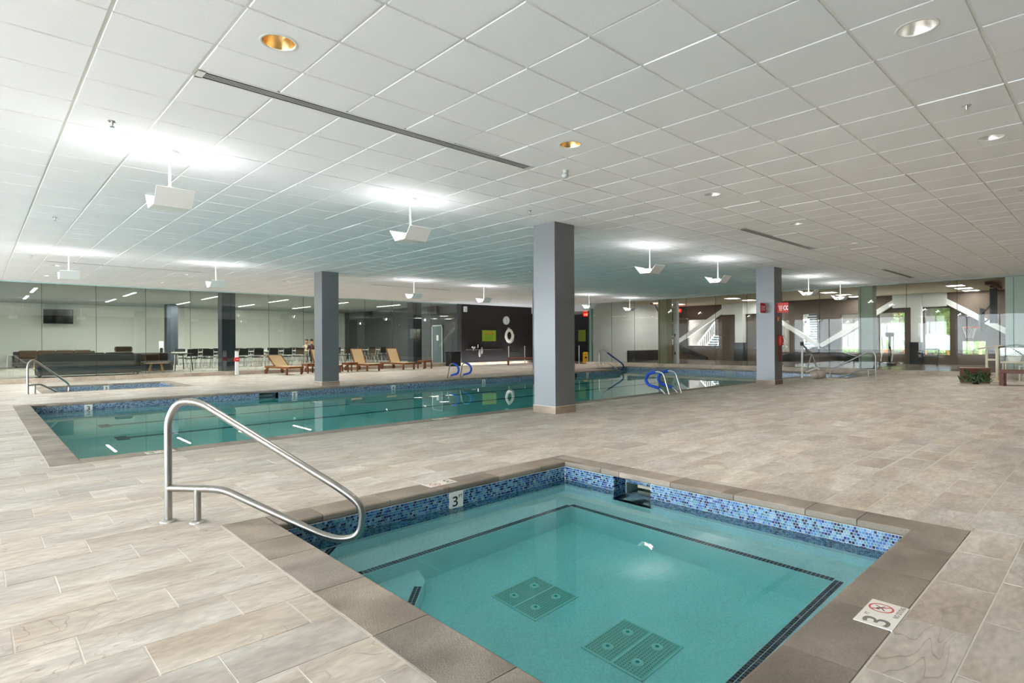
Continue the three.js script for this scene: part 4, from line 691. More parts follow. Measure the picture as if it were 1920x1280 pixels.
// ---------------------------------------------------------------- rails, ladders, lift
{
  // figure-four handrail: s runs out from the post, y up
  const rail = (name, label, at, turn, cover) => {
    const o = thing(name, label, 'handrail', at, turn); const Pt = (s, y) => V(s, y, 0), r = 0.025;
    part('top_rail', tube([Pt(0, 0), Pt(0, 0.72), Pt(0.075, 0.845), Pt(0.235, 0.845), Pt(1.28, 0.25), Pt(1.425, 0.14), Pt(1.40, -0.06), Pt(1.25, -0.09), Pt(1.12, -0.055)], r, 0.13, 18), steel, o);
    part('lower_rail', tube([Pt(0, 0.235), Pt(0.41, 0.235), Pt(1.12, -0.055)], r * 0.98, 0.08, 16), steel, o);
    part('short_post', tube([Pt(0.22, 0), Pt(0.22, 0.235)], r * 0.98, 0.05, 16), steel, o);
    for (const s of [0, 0.22]) part('floor_flange', put(lathe([[0.026, 0.018], [0.03, 0.017], [0.05, 0.01], [0.053, 0.0]], 24), s, 0, 0), steelDull, o);
    if (cover) part('padded_cover', tube([Pt(0.5, 0.695), Pt(1.28, 0.25), Pt(1.425, 0.14), Pt(1.40, -0.06), Pt(1.25, -0.09), Pt(1.1, -0.05)], 0.036, 0.13, 12), navyPad, o);
  };
  rail('handrail', 'brushed steel handrail leading down into the near spa', [0.99, 0, 4.61], Math.atan2(-0.62, 0.53));
  rail('handrail', 'brushed steel handrail leading down into the small spa beside the lounge', [0.95, 0, 18.62], Math.atan2(0.62, 0.53));
  rail('handrail', 'handrail with navy padded cover at the far pool corner', [22.1, 0, 17.42], -Math.PI / 2, true);
  rail('handrail', 'steel pool handrail beside the covered pool lift', [22.1, 0, 5.72], Math.PI / 2);
  // ladder grab rails with blue covers
  const lad = (label, a, b, dir) => {
    const o = thing('pool_ladder', label, 'pool ladder', [a, 0, b], dir > 0 ? Math.PI / 2 : -Math.PI / 2);
    for (const s of [-0.27, 0.27]) { const q = (u, y) => V(u, y, s);
      const g = part('grab_rail', tube([q(0, 0), q(0.16, 0.5), q(0.34, 0.53), q(0.56, 0.47), q(0.66, 0.33), q(0.58, 0.2), q(0.22, 0.12), q(0.1, 0)], 0.021, 0.1, 12), steel, o);
      part('padded_cover', tube([q(0.36, 0.527), q(0.56, 0.47), q(0.66, 0.33), q(0.58, 0.2), q(0.24, 0.125)], 0.036, 0.12, 12), bluePad, g);
      for (const u of [0, 0.1]) part('flange', put(lathe([[0.021, 0.012], [0.042, 0.006], [0.044, 0]], 16), u, 0, s), steelDull, g); }
  };
  lad('pool ladder rails with bright blue covers on the near pool edge', 12.1, 7.27, 1); lad('pool ladder rails with blue covers on the lounger side of the pool', 12.1, 15.9, -1);
  const lf = thing('pool_lift', 'steel pool lift with its beige seat folded under a cover', 'pool lift', [19.75, 0, 7.22]);
  part('mast', tube([V(0, 0, 0), V(0.02, 1.12, 0)], 0.03, 0.05), white, lf); part('base_plate', lathe([[0, 0.02], [0.08, 0.02], [0.09, 0]], 16), steelDull, lf); part('mast_head', rbx(-0.04, 0.06, 1.08, 1.2, -0.04, 0.04, 0.012), black, lf);
  part('boom', [bar(V(0.02, 1.12, 0), V(0.32, 0.75, -0.22), 0.03, 0.03, true), bar(V(0.32, 0.75, -0.22), V(0.42, 0.35, -0.3), 0.02, 0.02, true), bar(V(0.28, 0.78, -0.2), V(0.12, 0.25, -0.1), 0.02, 0.02, true)], steelDull, lf);
  part('seat_frame', [bar(V(0.1, 0.22, -0.08), V(0.4, 0.34, -0.32), 0.035, 0.05), bar(V(0.4, 0.34, -0.32), V(0.62, 0.1, -0.52), 0.035, 0.05), bar(V(0.6, 0.12, -0.5), V(0.66, 0.0, -0.56), 0.03, 0.03)], white, lf);
  part('seat_cover', put(flat((() => { const g = new THREE.SphereGeometry(0.28, 28, 16).scale(1.0, 0.55, 0.8), p = g.attributes.position; for (let i = 0; i < p.count; i++) { const k = 0.82 + 0.4 * vn(p.getX(i) * 14 + 9, p.getY(i) * 11 + p.getZ(i) * 16 + 5); p.setXYZ(i, p.getX(i) * k, Math.max(-0.138, p.getY(i) * k), p.getZ(i) * k); } g.computeVertexNormals(); return g; })()), 0.42, 0.14, -0.34), std({ color: hex('#cdbfae'), roughness: 0.95 }), lf);
}

// ---------------------------------------------------------------- loungers and side tables
{
  const lounger = (tilt) => { // foot towards -b (the pool), head towards the glass; origin at the foot
    const o = new THREE.Group(), hb = 1.15, L = 0.72, W = 0.62, ca = Math.cos(tilt) * L, sa = Math.sin(tilt) * L;
    for (const s of [-1, 1]) part('side_rail', rbx(s * 0.31 - 0.022, s * 0.31 + 0.022, 0.24, 0.32, 0, 1.9, 0.008), teak, o);
    part('cross_rail', [rbx(-0.3, 0.3, 0.24, 0.32, 0, 0.045, 0.006), rbx(-0.3, 0.3, 0.24, 0.32, 1.86, 1.9, 0.006), rbx(-0.3, 0.3, 0.24, 0.30, 1.12, 1.16, 0.006)], teak, o);
    for (const [s, b] of [[-1, 0.12], [1, 0.12]]) part('leg', rbx(s * 0.31 - 0.03, s * 0.31 + 0.03, 0, 0.3, b, b + 0.08, 0.008), teak, o);
    for (const [s, b] of [[-1, 1.68], [1, 1.68]]) part('leg', rbx(s * 0.31 - 0.03, s * 0.31 + 0.03, 0.09, 0.3, b, b + 0.08, 0.008), teak, o);
    for (const s of [-1, 1]) part('wheel', flat(new THREE.CylinderGeometry(0.1, 0.1, 0.035, 20).rotateZ(Math.PI / 2).translate(s * 0.35, 0.1, -1.74)), darkTeak, o);
    part('seat_sling', rbx(-0.27, 0.27, 0.315, 0.33, 0.04, hb, 0.006), sling, o);
    const bk = part('backrest_frame', [bar(V(-0.29, 0.33, hb), V(-0.29, 0.33 + sa, hb + ca), 0.035, 0.045), bar(V(0.29, 0.33, hb), V(0.29, 0.33 + sa, hb + ca), 0.035, 0.045), bar(V(-0.3, 0.325 + sa, hb + ca), V(0.3, 0.325 + sa, hb + ca), 0.035, 0.04)], teak, o);
    part('backrest_sling', [bar(V(0, 0.33, hb), V(0, 0.335 + sa, hb + ca), 0.56, 0.014)], sling, bk);
    return o;
  };
  const place = (tilt, a, b, turn, label, group) => { const o = lounger(tilt); o.name = numbered('sun_lounger'); o.position.set(a, 0, -b); o.rotation.y = turn; scene.add(o); tag(o, label, 'sun lounger', group); };
  place(0.62, 9.25, 22.35, 0.12, 'teak sun lounger with tan sling, backrest set low, beside the red-banded post');
  for (const [a, b, t] of [[10.95, 22.45, 0.1], [12.8, 22.45, 0.1], [14.6, 22.4, 0.1]]) place(1.12, a, b, t, 'teak sun lounger with tan sling and steeply raised backrest', 'raised sun loungers before the lounge glass');
  const table = (a, b) => { const o = thing('teak_side_table', 'low square teak side table between the sun loungers', 'side table', [a, 0, b], 0.1, 'teak side tables'); for (let k = 0; k < 6; k++) part('slat', rbx(-0.27 + k * 0.091, -0.19 + k * 0.091, 0.38, 0.4, -0.26, 0.26, 0.004), teak, o); part('apron', [rbx(-0.25, 0.25, 0.31, 0.38, -0.24, -0.215, 0.004), rbx(-0.25, 0.25, 0.31, 0.38, 0.215, 0.24, 0.004), rbx(-0.25, -0.225, 0.31, 0.38, -0.24, 0.24, 0.004), rbx(0.225, 0.25, 0.31, 0.38, -0.24, 0.24, 0.004)], teak, o); for (const [x, z] of [[-1, -1], [1, -1], [-1, 1], [1, 1]]) part('leg', rbx(x * 0.23 - 0.025, x * 0.23 + 0.025, 0, 0.33, z * 0.22 - 0.025, z * 0.22 + 0.025, 0.005), teak, o); };
  table(10.15, 23.1); table(11.85, 22.95); table(15.6, 22.75);
}

// ---------------------------------------------------------------- things along the walls
{
  const ps = thing('emergency_post', 'white post carrying a red alarm band before the lounge glass', 'alarm post', [7.52, 0, 23.9]);
  part('post', rbx(-0.06, 0.06, 0, 0.92, -0.05, 0.05, 0.015), white, ps); part('red_band', rbx(-0.085, 0.085, 0.54, 0.7, -0.075, 0.075, 0.02), redPlastic, ps); part('cap', rbx(-0.065, 0.065, 0.92, 0.96, -0.055, 0.055, 0.01), lightGrey, ps); part('foot', lathe([[0, 0.02], [0.09, 0.02], [0.1, 0]], 16), steelDull, ps);
  part('lettering', [bx(-0.05, 0.05, 0.60, 0.612, -0.0765, -0.0755), bx(-0.05, 0.03, 0.63, 0.642, -0.0765, -0.0755)], white, ps);
  const y = GB;
  // life ring on the dark wall
  const ring = thing('life_ring', 'white life ring hanging on the dark brick wall under the clock', 'life ring', [22.75, 0, y - 0.12]);
  part('buoy', put(flat(new THREE.TorusGeometry(0.26, 0.075, 14, 36).scale(0.95, 1.2, 1)), 0, 1.62, 0), std({ color: hex('#e8e2d2'), roughness: 0.7 }), ring); part('hook', bx(-0.05, 0.05, 1.95, 2.08, 0.0, 0.11), lightGrey, ring);
  part('rope', tube([V(-0.34, 1.75, -0.03), V(-0.38, 1.5, -0.02), V(-0.2, 1.22, -0.03), V(0.05, 1.16, -0.03), V(0.3, 1.3, -0.03), V(0.36, 1.7, -0.03)], 0.012, 0.12, 8), white, ring);
  const clockTex = canvas(128, 128, (c) => { c.fillStyle = '#e9ebea'; c.fillRect(0, 0, 128, 128); c.strokeStyle = '#222'; c.lineWidth = 5; for (let k = 0; k < 12; k++) { const t = k * Math.PI / 6; c.beginPath(); c.moveTo(64 + Math.cos(t) * 44, 64 + Math.sin(t) * 44); c.lineTo(64 + Math.cos(t) * 54, 64 + Math.sin(t) * 54); c.stroke(); } c.lineWidth = 7; c.beginPath(); c.moveTo(64, 64); c.lineTo(60, 34); c.moveTo(64, 64); c.lineTo(68, 96); c.stroke(); });
  const ck = thing('wall_clock', 'round white wall clock on the dark brick wall', 'clock', [22.6, 2.5, y - 0.03]); part('case', flat(new THREE.CylinderGeometry(0.25, 0.25, 0.05, 32).rotateX(Math.PI / 2)), lightGrey, ck); const face = part('dial', new THREE.CircleGeometry(0.225, 32), std({ map: clockTex, roughness: 0.5 }), ck); face.position.z = 0.027;
  const rulesTex = canvas(256, 192, (c) => { c.fillStyle = '#86a81e'; c.fillRect(0, 0, 256, 192); c.fillStyle = '#c9502a'; c.font = 'bold 24px sans-serif'; c.textAlign = 'center'; c.fillText('WARNING', 134, 34); c.fillStyle = '#b06a1f'; c.fillRect(30, 48, 200, 10); c.fillRect(30, 64, 200, 10); c.fillStyle = '#66861a'; for (let k = 0; k < 6; k++) c.fillRect(46, 88 + k * 15, 166 - (k % 3) * 20, 6); c.fillStyle = '#b06a1f'; c.fillRect(80, 178, 100, 6); });
  const sg = thing('pool_rules_sign', 'lime green pool warning sign on the dark brick wall', 'sign', [21.28, 1.61, y - 0.015]); part('board', bx(-0.51, 0.51, -0.31, 0.31, -0.01, 0.01), std({ color: hex('#86a81e'), roughness: 0.6 }), sg); part('print', new THREE.PlaneGeometry(1.0, 0.6), std({ map: rulesTex, roughness: 0.6 }), sg).position.z = 0.012;
  const bxw = thing('wall_box', 'small white box high on the dark brick wall', 'wall box', [19.55, 3.05, y - 0.05]); part('case', rbx(-0.1, 0.1, -0.15, 0.15, -0.05, 0.05, 0.012), white, bxw); part('grille', bx(-0.03, 0.03, -0.1, 0.05, -0.056, -0.05), lightGrey, bxw);
  const bin = thing('waste_bin', 'tall black square waste bin at the end of the lounge glass', 'waste bin', [18.25, 0, 24.0]); part('body', rbx(-0.32, 0.32, 0, 0.68, -0.24, 0.24, 0.03), black, bin); part('lid', rbx(-0.33, 0.33, 0.68, 0.75, -0.25, 0.25, 0.025), blackMatte, bin); part('flap', bx(-0.18, 0.18, 0.752, 0.758, -0.12, 0.12), black, bin);
  // hooks, soap and shower caddy
  const hk = thing('shower_fitting', 'steel shower mixer and handset on the dark brick wall', 'shower fitting', [20.05, 0, y - 0.09]); part('mixer', rbx(-0.12, 0.14, 0.92, 1.02, -0.06, 0.085, 0.02), chrome, hk); part('handset', [cyl(0.035, 0.05, 0.78, 0.92, -0.05, -0.06, 12), cyl(0.03, 0.035, 0.92, 1.12, 0.3, -0.06, 12)], chrome, hk); part('bracket', bx(-0.2, 0.7, 1.05, 1.09, -0.04, 0.08), blackMatte, hk);
  for (const [x, yy, w] of [[20.52, 0.62, 'lower'], [20.68, 0.78, 'upper']]) single('hanging_towel', put(flat(new THREE.SphereGeometry(0.1, 14, 10).scale(0.75, 2.0, 0.5)), 0, 0, 0), std({ color: hex('#b3aaa4'), roughness: 0.95 }), 'pale grey cloth hanging beside the shower fitting, the ' + w + ' one', 'towel', null, [x, yy, y - 0.09]);
  // benches and glass rail in the far corner
  const bench = (label, a, b, w, d, turn) => { const o = thing('wood_bench', label, 'bench', [a, 0, b], turn); part('seat', rbx(-w / 2, w / 2, 0.33, 0.42, -d / 2, d / 2, 0.008), redwood, o); for (const s of [-1, 1]) part('leg', rbx(s * (w / 2 - 0.05) - 0.05, s * (w / 2 - 0.05) + 0.05, 0, 0.33, -d / 2, d / 2, 0.006), redwood, o); };
  bench('reddish wood bench before the glass rail by the dark wall', 21.5, 22.1, 1.7, 0.42, -0.76); bench('reddish wood bench beside the glass fence', 20.45, 1.55, 1.55, 0.5, Math.PI / 2);
  const rl = thing('glass_railing', 'low glass railing on steel posts by the dark wall', 'railing', [22.6, 0, 23.1], -0.76); for (const x of [-0.9, 0, 0.9]) part('post', rbx(x - 0.025, x + 0.025, 0, 1.02, -0.025, 0.025, 0.006), steel, rl); for (const x of [-0.45, 0.45]) part('glass_pane', bx(x - 0.4, x + 0.4, 0.1, 0.95, -0.005, 0.005), clearMat, rl);
  const st = thing('steel_stanchion', 'thin steel stanchion beside the yellow wet floor sign', 'stanchion', [24.3, 0, 20.55]); part('pole', cyl(0.025, 0.025, 0, 1.0, 0, 0), steel, st); part('base', lathe([[0, 0.03], [0.14, 0.02], [0.15, 0]], 20), steelDull, st); part('cap', cyl(0.03, 0.02, 1.0, 1.04, 0, 0), steel, st);
  const wf = thing('wet_floor_sign', 'yellow folding wet floor sign at the entry recess', 'floor sign', [25.3, 0.0, 20.92], -0.75); const yel = std({ color: hex('#e5b41a'), roughness: 0.5 });
  const wfTex = canvas(64, 128, (c) => { c.fillStyle = '#e5b41a'; c.fillRect(0, 0, 64, 128); c.fillStyle = '#222'; c.font = 'bold 13px sans-serif'; c.textAlign = 'center'; c.fillText('CAUTION', 32, 26); c.beginPath(); c.moveTo(32, 38); c.lineTo(50, 70); c.lineTo(14, 70); c.fill(); c.fillText('WET', 32, 92); c.fillText('FLOOR', 32, 108); });
  for (const s of [-1, 1]) { const l = new THREE.Mesh(new THREE.BoxGeometry(0.3, 0.66, 0.018), [yel, yel, yel, yel, std({ map: wfTex, roughness: 0.5 }), yel]); l.name = 'leaf'; l.position.set(0, 0.32, s * 0.13); l.rotation.x = -s * 0.36; wf.add(l); } part('hinge', rbx(-0.1, 0.1, 0.6, 0.66, -0.03, 0.03, 0.01), yel, wf);
  const gp = thing('entry_poster', 'olive green poster on the black entry door', 'poster', [27.9, 1.62, 23.35], -Math.PI / 2); part('sheet', bx(-0.3, 0.3, -0.36, 0.36, -0.004, 0.004), std({ color: hex('#6f7d17'), roughness: 0.6 }), gp);
  // emergency signs and phone on the third column
  const C = COLS[2], em = std({ map: canvas(128, 96, (c) => { c.fillStyle = '#cf2620'; c.fillRect(0, 0, 128, 96); c.fillStyle = '#f4d7d2'; for (const [x, w, yy] of [[14, 52, 28], [22, 38, 42], [22, 40, 54], [28, 28, 68]]) c.fillRect(x, yy, w, 7); c.strokeStyle = '#f8ece9'; c.lineWidth = 11; c.beginPath(); c.arc(94, 50, 18, 1.1, 5.2); c.stroke(); c.beginPath(); c.arc(122, 50, 16, 1.3, 5.0); c.stroke(); }), roughness: 0.45 });
  const flag = (label, at, turn) => { const o = thing('emergency_flag_sign', label, 'sign', at, turn); const p = new THREE.Mesh(new THREE.BoxGeometry(0.31, 0.28, 0.012), [redPlastic, redPlastic, redPlastic, redPlastic, em, em]); p.name = 'panel'; o.add(p); part('mount', bx(-0.17, -0.155, -0.1, 0.1, -0.02, 0.02), redPlastic, o); };
  flag('red emergency flag sign jutting out over the red phone', [C[0] - 0.1, 2.17, C[1] - CH - 0.165], -Math.PI / 2); flag('red emergency flag sign on the pale face of the column', [C[0] - CH - 0.165, 2.17, C[1]], Math.PI);
  const sm = thing('small_notice', 'small red and cream notice above the red phone', 'notice', [C[0] - 0.02, 1.87, C[1] - CH - 0.006]); part('plate', bx(-0.09, 0.09, -0.08, 0.08, -0.006, 0.006), std({ color: hex('#b5372a'), roughness: 0.5 }), sm); part('lettering', [bx(-0.05, -0.02, -0.03, 0.05, -0.008, -0.006), bx(0.02, 0.05, -0.03, 0.05, -0.008, -0.006), bx(-0.06, 0.06, -0.06, -0.04, -0.008, -0.006)], creamPaint, sm);
  const ph = thing('emergency_phone', 'red emergency phone on the dark side of the column', 'phone', [C[0] + 0.06, 1.25, C[1] - CH - 0.05]); part('case', rbx(-0.1, 0.1, -0.14, 0.14, -0.05, 0.05, 0.02), redPlastic, ph); part('handset', tube([V(-0.02, 0.1, -0.07), V(0.03, 0.05, -0.09), V(0.03, -0.05, -0.09), V(-0.02, -0.1, -0.07)], 0.018, 0.05, 10), white, ph); part('conduit', bx(-0.03, 0.03, -0.6, -0.14, -0.0, 0.05), std({ color: hex('#6b2420'), roughness: 0.6 }), ph);

  // right-hand edge: planter box, plant, glass fence, stacked chairs
  const pb = thing('wood_planter_box', 'reddish wooden box seat at the end of the glass fence', 'box seat', [21.15, 0, 2.98], 0.2); part('body', rbx(-0.25, 0.25, 0, 0.39, -0.33, 0.33, 0.01), redwood, pb); part('top', rbx(-0.27, 0.27, 0.39, 0.43, -0.35, 0.35, 0.01), redwood, pb);
  const pl = thing('leafy_plant', 'small dark green potted plant before the wooden box seat', 'plant', [20.5, 0, 2.86]); part('pot', lathe([[0, 0], [0.07, 0], [0.08, 0.1], [0.07, 0.1], [0.065, 0.08], [0, 0.08]], 18), black, pl);
  { const lg = (() => { const s = new THREE.Shape(); s.moveTo(0, 0); s.quadraticCurveTo(0.035, 0.05, 0, 0.14); s.quadraticCurveTo(-0.035, 0.05, 0, 0); const g = new THREE.ShapeGeometry(s, 4); const p = g.attributes.position; for (let i = 0; i < p.count; i++) p.setZ(i, -Math.abs(p.getX(i)) * 0.4 + p.getY(i) * p.getY(i) * 1.4); g.computeVertexNormals(); return g; })(), greens = ['#2d4a1f', '#3c5e28', '#243c1a', '#4a6b33'].map((h) => phys({ color: hex(h), roughness: 0.5, transmission: 0.2, thickness: 0 }));
    for (let k = 0; k < 130; k++) { const m = new THREE.Mesh(lg, greens[k % 4]); m.name = 'leaf'; m.position.set(rr(-0.26, 0.16), rr(0.02, 0.28), rr(-0.3, 0.3)); m.rotation.set(rr(-1.4, 1.4), rr(0, 6.28), rr(-0.6, 0.6)); m.scale.setScalar(rr(0.9, 1.5)); pl.add(m); } }
  const fn = thing('glass_fence', 'low glass fence on cream posts beside the wooden bench', 'fence', [21.75, 0, 2.55]); for (const b of [0, -1.25, -2.5]) { part('post', rbx(-0.035, 0.035, 0.03, 1.05, b - 0.03, b + 0.03, 0.008), creamPaint, fn); part('foot_plate', rbx(-0.12, 0.12, 0, 0.03, b - 0.12, b + 0.12, 0.006), creamPaint, fn); part('clamp', rbx(-0.03, 0.03, 0.2, 0.26, b - 0.12, b - 0.03, 0.008), steel, fn); } for (const b of [-0.62, -1.87]) part('glass_pane', bx(-0.006, 0.006, 0.1, 1.0, b - 0.55, b + 0.55), clearMat, fn);
  const gt = thing('cream_stand', 'slim cream wooden stand with a sloping top beside the fence', 'stand', [22.6, 0, 2.75]); for (const b of [-0.12, 0.14]) part('leg', rbx(-0.03, 0.03, 0, 0.95, b - 0.03, b + 0.03, 0.006), creamPaint, gt); part('top_board', bar(V(0, 0.96, 0.34), V(0, 1.06, -0.22), 0.3, 0.04), creamPaint, gt); part('rail', bx(-0.02, 0.02, 0.6, 0.66, -0.12, 0.14), creamPaint, gt);
  const chairW = (label, a, b) => { const o = thing('slatted_chair', label, 'chair', [a, 0, b], -0.3, 'white slatted chairs behind the glass fence'); for (let k = 0; k < 6; k++) part('back_slat', rbx(-0.02, 0.0, 0.48 + k * 0.1, 0.54 + k * 0.1, -0.27, 0.27, 0.004), white, o); for (const s of [-1, 1]) { part('back_post', rbx(-0.02, 0.02, 0, 1.1, s * 0.28 - 0.02, s * 0.28 + 0.02, 0.004), white, o); part('front_leg', rbx(-0.5, -0.46, 0, 0.45, s * 0.28 - 0.02, s * 0.28 + 0.02, 0.004), white, o); } part('seat', rbx(-0.5, 0, 0.42, 0.45, -0.28, 0.28, 0.006), white, o); };
  for (const b of [1.75, 1.1, 0.45]) chairW('white slatted armless chair behind the glass fence', 23.3, b);
  const wp = thing('fern_pot', 'white pot of dark green fern on a low table behind the fence', 'plant', [23.6, 0, 2.35]); part('pot', lathe([[0, 0.55], [0.14, 0.55], [0.17, 0.72], [0.15, 0.72], [0, 0.7]], 18), white, wp); part('table', [rbx(-0.35, 0.35, 0.5, 0.55, -0.3, 0.3, 0.01), rbx(-0.3, -0.26, 0, 0.5, -0.26, -0.22, 0.004), rbx(0.26, 0.3, 0, 0.5, -0.26, -0.22, 0.004), rbx(-0.3, -0.26, 0, 0.5, 0.22, 0.26, 0.004), rbx(0.26, 0.3, 0, 0.5, 0.22, 0.26, 0.004)], creamPaint, wp);
  { const s = new THREE.Shape(); s.moveTo(0, 0); s.quadraticCurveTo(0.03, 0.1, 0, 0.3); s.quadraticCurveTo(-0.03, 0.1, 0, 0); const g = new THREE.ShapeGeometry(s, 4), mm = phys({ color: hex('#2f5a2a'), roughness: 0.6, transmission: 0.2, thickness: 0 }); for (let k = 0; k < 26; k++) { const m = new THREE.Mesh(g, mm); m.name = 'frond'; m.position.set(rr(-0.05, 0.05), 0.7, rr(-0.05, 0.05)); m.rotation.set(rr(-0.9, 0.9), rr(0, 6.28), rr(-0.9, 0.9)); wp.add(m); } }
}

// ---------------------------------------------------------------- lounge
const LF = 0.13;
{
  // ceiling strips
  const strip = glow(1, 0.97, 0.9, 5);
  for (let k = 0; k < 6; k++) for (const b of [28.15, 32.65]) {
    const a = 1.62 + 3.05 * k; if (b > 30 && k === 5) continue;
    const o = thing('linear_ceiling_light', 'slim white linear light in the lounge ceiling', 'ceiling light', [a, CEIL, b], 0, 'lounge ceiling light strips');
    part('channel', bx(-0.06, 0.06, -0.025, 0, -1.2, 1.2), lightGrey, o); part('lit_strip', bx(-0.045, 0.045, -0.032, -0.025, -1.18, 1.18), strip, o);
    const r = new THREE.RectAreaLight(new THREE.Color().setRGB(1, 0.97, 0.9), LOUNGE_LED, 0.09, 2.36); r.position.set(a, CEIL - 0.036, -b); r.rotation.x = -Math.PI / 2; scene.add(r);
  }
  const tv = thing('television', 'black wide television hung from the lounge ceiling', 'television', [3.08, 0, 36.9]); part('screen', bx(-0.57, 0.57, 2.32, 3.0, -0.03, 0.03), std({ color: hex('#0a0a0b'), roughness: 0.12 }), tv); part('bezel', [bx(-0.6, 0.6, 2.29, 2.32, -0.04, 0.04), bx(-0.6, 0.6, 3.0, 3.03, -0.04, 0.04), bx(-0.6, -0.57, 2.29, 3.03, -0.04, 0.04), bx(0.57, 0.6, 2.29, 3.03, -0.04, 0.04)], black, tv); part('pole', cyl(0.025, 0.025, 3.0, CEIL, 0, 0.1), steelDull, tv);
  // sofas
  const sofa = (label, a0, a1, b0, b1, backAt) => { const o = thing('sofa', label, 'sofa', [(a0 + a1) / 2, LF, (b0 + b1) / 2]), w = (a1 - a0) / 2, d = (b1 - b0) / 2, n = Math.max(2, Math.round(w * 2 / 0.9)); part('base', rbx(-w, w, 0.06, 0.3, -d, d, 0.03), sofaMat, o);
    const s = backAt; part('backrest', rbx(-w, w, 0.3, 0.77, s < 0 ? -d : d - 0.2, s < 0 ? -d + 0.2 : d, 0.04), sofaMat, o); for (const k of [-1, 1]) part('armrest', rbx(k > 0 ? w - 0.18 : -w, k > 0 ? w : -w + 0.18, 0.3, 0.62, -d, d, 0.04), sofaMat, o);
    for (let i = 0; i < n; i++) { const x0 = -w + 0.19 + i * (2 * w - 0.38) / n, x1 = x0 + (2 * w - 0.38) / n - 0.01; part('seat_cushion', rbx(x0, x1, 0.3, 0.44, s < 0 ? -d + 0.2 : -d, s < 0 ? d : d - 0.2, 0.04), sofaMat, o); part('back_cushion', rbx(x0, x1, 0.44, 0.82, s < 0 ? -d + 0.2 : d - 0.38, s < 0 ? -d + 0.38 : d - 0.2, 0.06), s < 0 ? sofaMat : cushionMat, o); } for (const x of [-w + 0.1, w - 0.1]) for (const z of [-d + 0.1, d - 0.1]) part('foot', cyl(0.025, 0.03, 0, 0.07, x, z, 10), black, o); };
  sofa('long charcoal sofa with its back against the lounge glass', 1.5, 4.5, 24.95, 25.85, -1); sofa('brown cushioned sofa along the lounge back wall', 1.35, 4.6, 36.3, 37.2, 1);
  const ch = thing('chaise_block', 'charcoal chaise section behind the round wooden table', 'sofa', [5.2, LF, 26.6]); part('base', rbx(-0.62, 0.62, 0.05, 0.42, -0.45, 0.6, 0.04), sofaMat, ch); part('backrest', rbx(-0.62, 0.62, 0.42, 0.76, 0.4, 0.6, 0.04), sofaMat, ch);
  const pil = (label, a, y, b, w, h) => single('throw_pillow', rbx(-w / 2, w / 2, -h / 2, h / 2, -0.1, 0.1, 0.07, 4), cushionMat, label, 'pillow', null, [a, y, b]); pil('wide brown pillow lying on the chaise section', 5.05, LF + 0.585, 26.55, 0.72, 0.3); pil('brown pillow propped on the glass-side sofa', 4.0, LF + 0.93, 25.27, 0.55, 0.2);
  const rt = thing('round_wood_table', 'round light wood table with splayed legs behind the glass', 'table', [5.05, LF, 25.3]); part('top', lathe([[0, 0.36], [0.4, 0.36], [0.42, 0.375], [0.41, 0.39], [0, 0.39]], 32), teak, rt); for (let k = 0; k < 4; k++) { const t = 0.5 + k * 1.571; part('leg', bar(V(Math.cos(t) * 0.34, 0, Math.sin(t) * 0.34), V(Math.cos(t) * 0.22, 0.365, Math.sin(t) * 0.22), 0.022, 0.022, true), std({ color: hex('#b98a4c'), roughness: 0.5 }), rt); }
  const st = thing('wood_stool', 'small light wood stool before the brown sofa', 'stool', [2.0, LF, 33.2]); part('seat', lathe([[0, 0.42], [0.2, 0.42], [0.2, 0.46], [0, 0.46]], 20), teak, st); for (let k = 0; k < 3; k++) { const t = k * 2.094; part('leg', bar(V(Math.cos(t) * 0.2, 0, Math.sin(t) * 0.2), V(Math.cos(t) * 0.12, 0.43, Math.sin(t) * 0.12), 0.018, 0.018, true), std({ color: hex('#c09a5a'), roughness: 0.5 }), st); }
  const bt = thing('black_high_table', 'thin black table beside the chaise section', 'table', [6.3, LF, 27.3]); part('top', rbx(-0.35, 0.35, 0.68, 0.71, -0.75, 0.75, 0.006), black, bt); for (const [x, z] of [[-1, -1], [1, -1], [-1, 1], [1, 1]]) part('leg', bar(V(x * 0.33, 0, z * 0.7), V(x * 0.28, 0.68, z * 0.65), 0.028), black, bt);
  const sn = thing('sanitizer_stand', 'black sanitizer stand with white panel beside the lounge column', 'stand', [6.95, LF, 33.7]); part('pole', cyl(0.02, 0.02, 0, 0.7, 0, 0), black, sn); part('foot', lathe([[0, 0.02], [0.18, 0.015], [0.19, 0]], 20), black, sn); part('panel', bx(-0.1, 0.1, 0.85, 1.25, -0.015, 0.015), white, sn); part('dispenser', rbx(-0.06, 0.06, 0.65, 0.92, -0.08, -0.016, 0.015), black, sn);
  // side wall: door, speakers
  const d = struct('door_3', 'grey lounge side door'); part('leaf', bx(18.95, 19.0, LF, 2.15, 25.97, 26.8), std({ color: hex('#5f6f75'), roughness: 0.6 }), d); part('frame', [bx(18.93, 19.0, LF, 2.22, 25.88, 25.96), bx(18.93, 19.0, LF, 2.22, 26.81, 26.9), bx(18.93, 19.0, 2.15, 2.22, 25.88, 26.9)], lightGrey, d);
  single('door_notice', bx(-0.004, 0.004, -0.15, 0.15, -0.1, 0.1), white, 'white notice sheet on the lounge side door', 'notice', null, [18.94, 1.5, 26.35]);
  for (const [b, w] of [[33.9, 'at the far end of the dark side wall'], [26.5, 'over the lounge side door']]) { const o = thing('wall_speaker', 'black box loudspeaker high ' + w, 'loudspeaker', [18.8, 3.05, b]); part('cabinet', rbx(-0.16, 0.12, -0.2, 0.2, -0.42, 0.42, 0.015), black, o); part('grille', bx(-0.168, -0.16, -0.17, 0.17, -0.38, 0.38), blackMatte, o); part('bracket', bx(0.1, 0.2, -0.03, 0.03, -0.1, 0.1), black, o); }
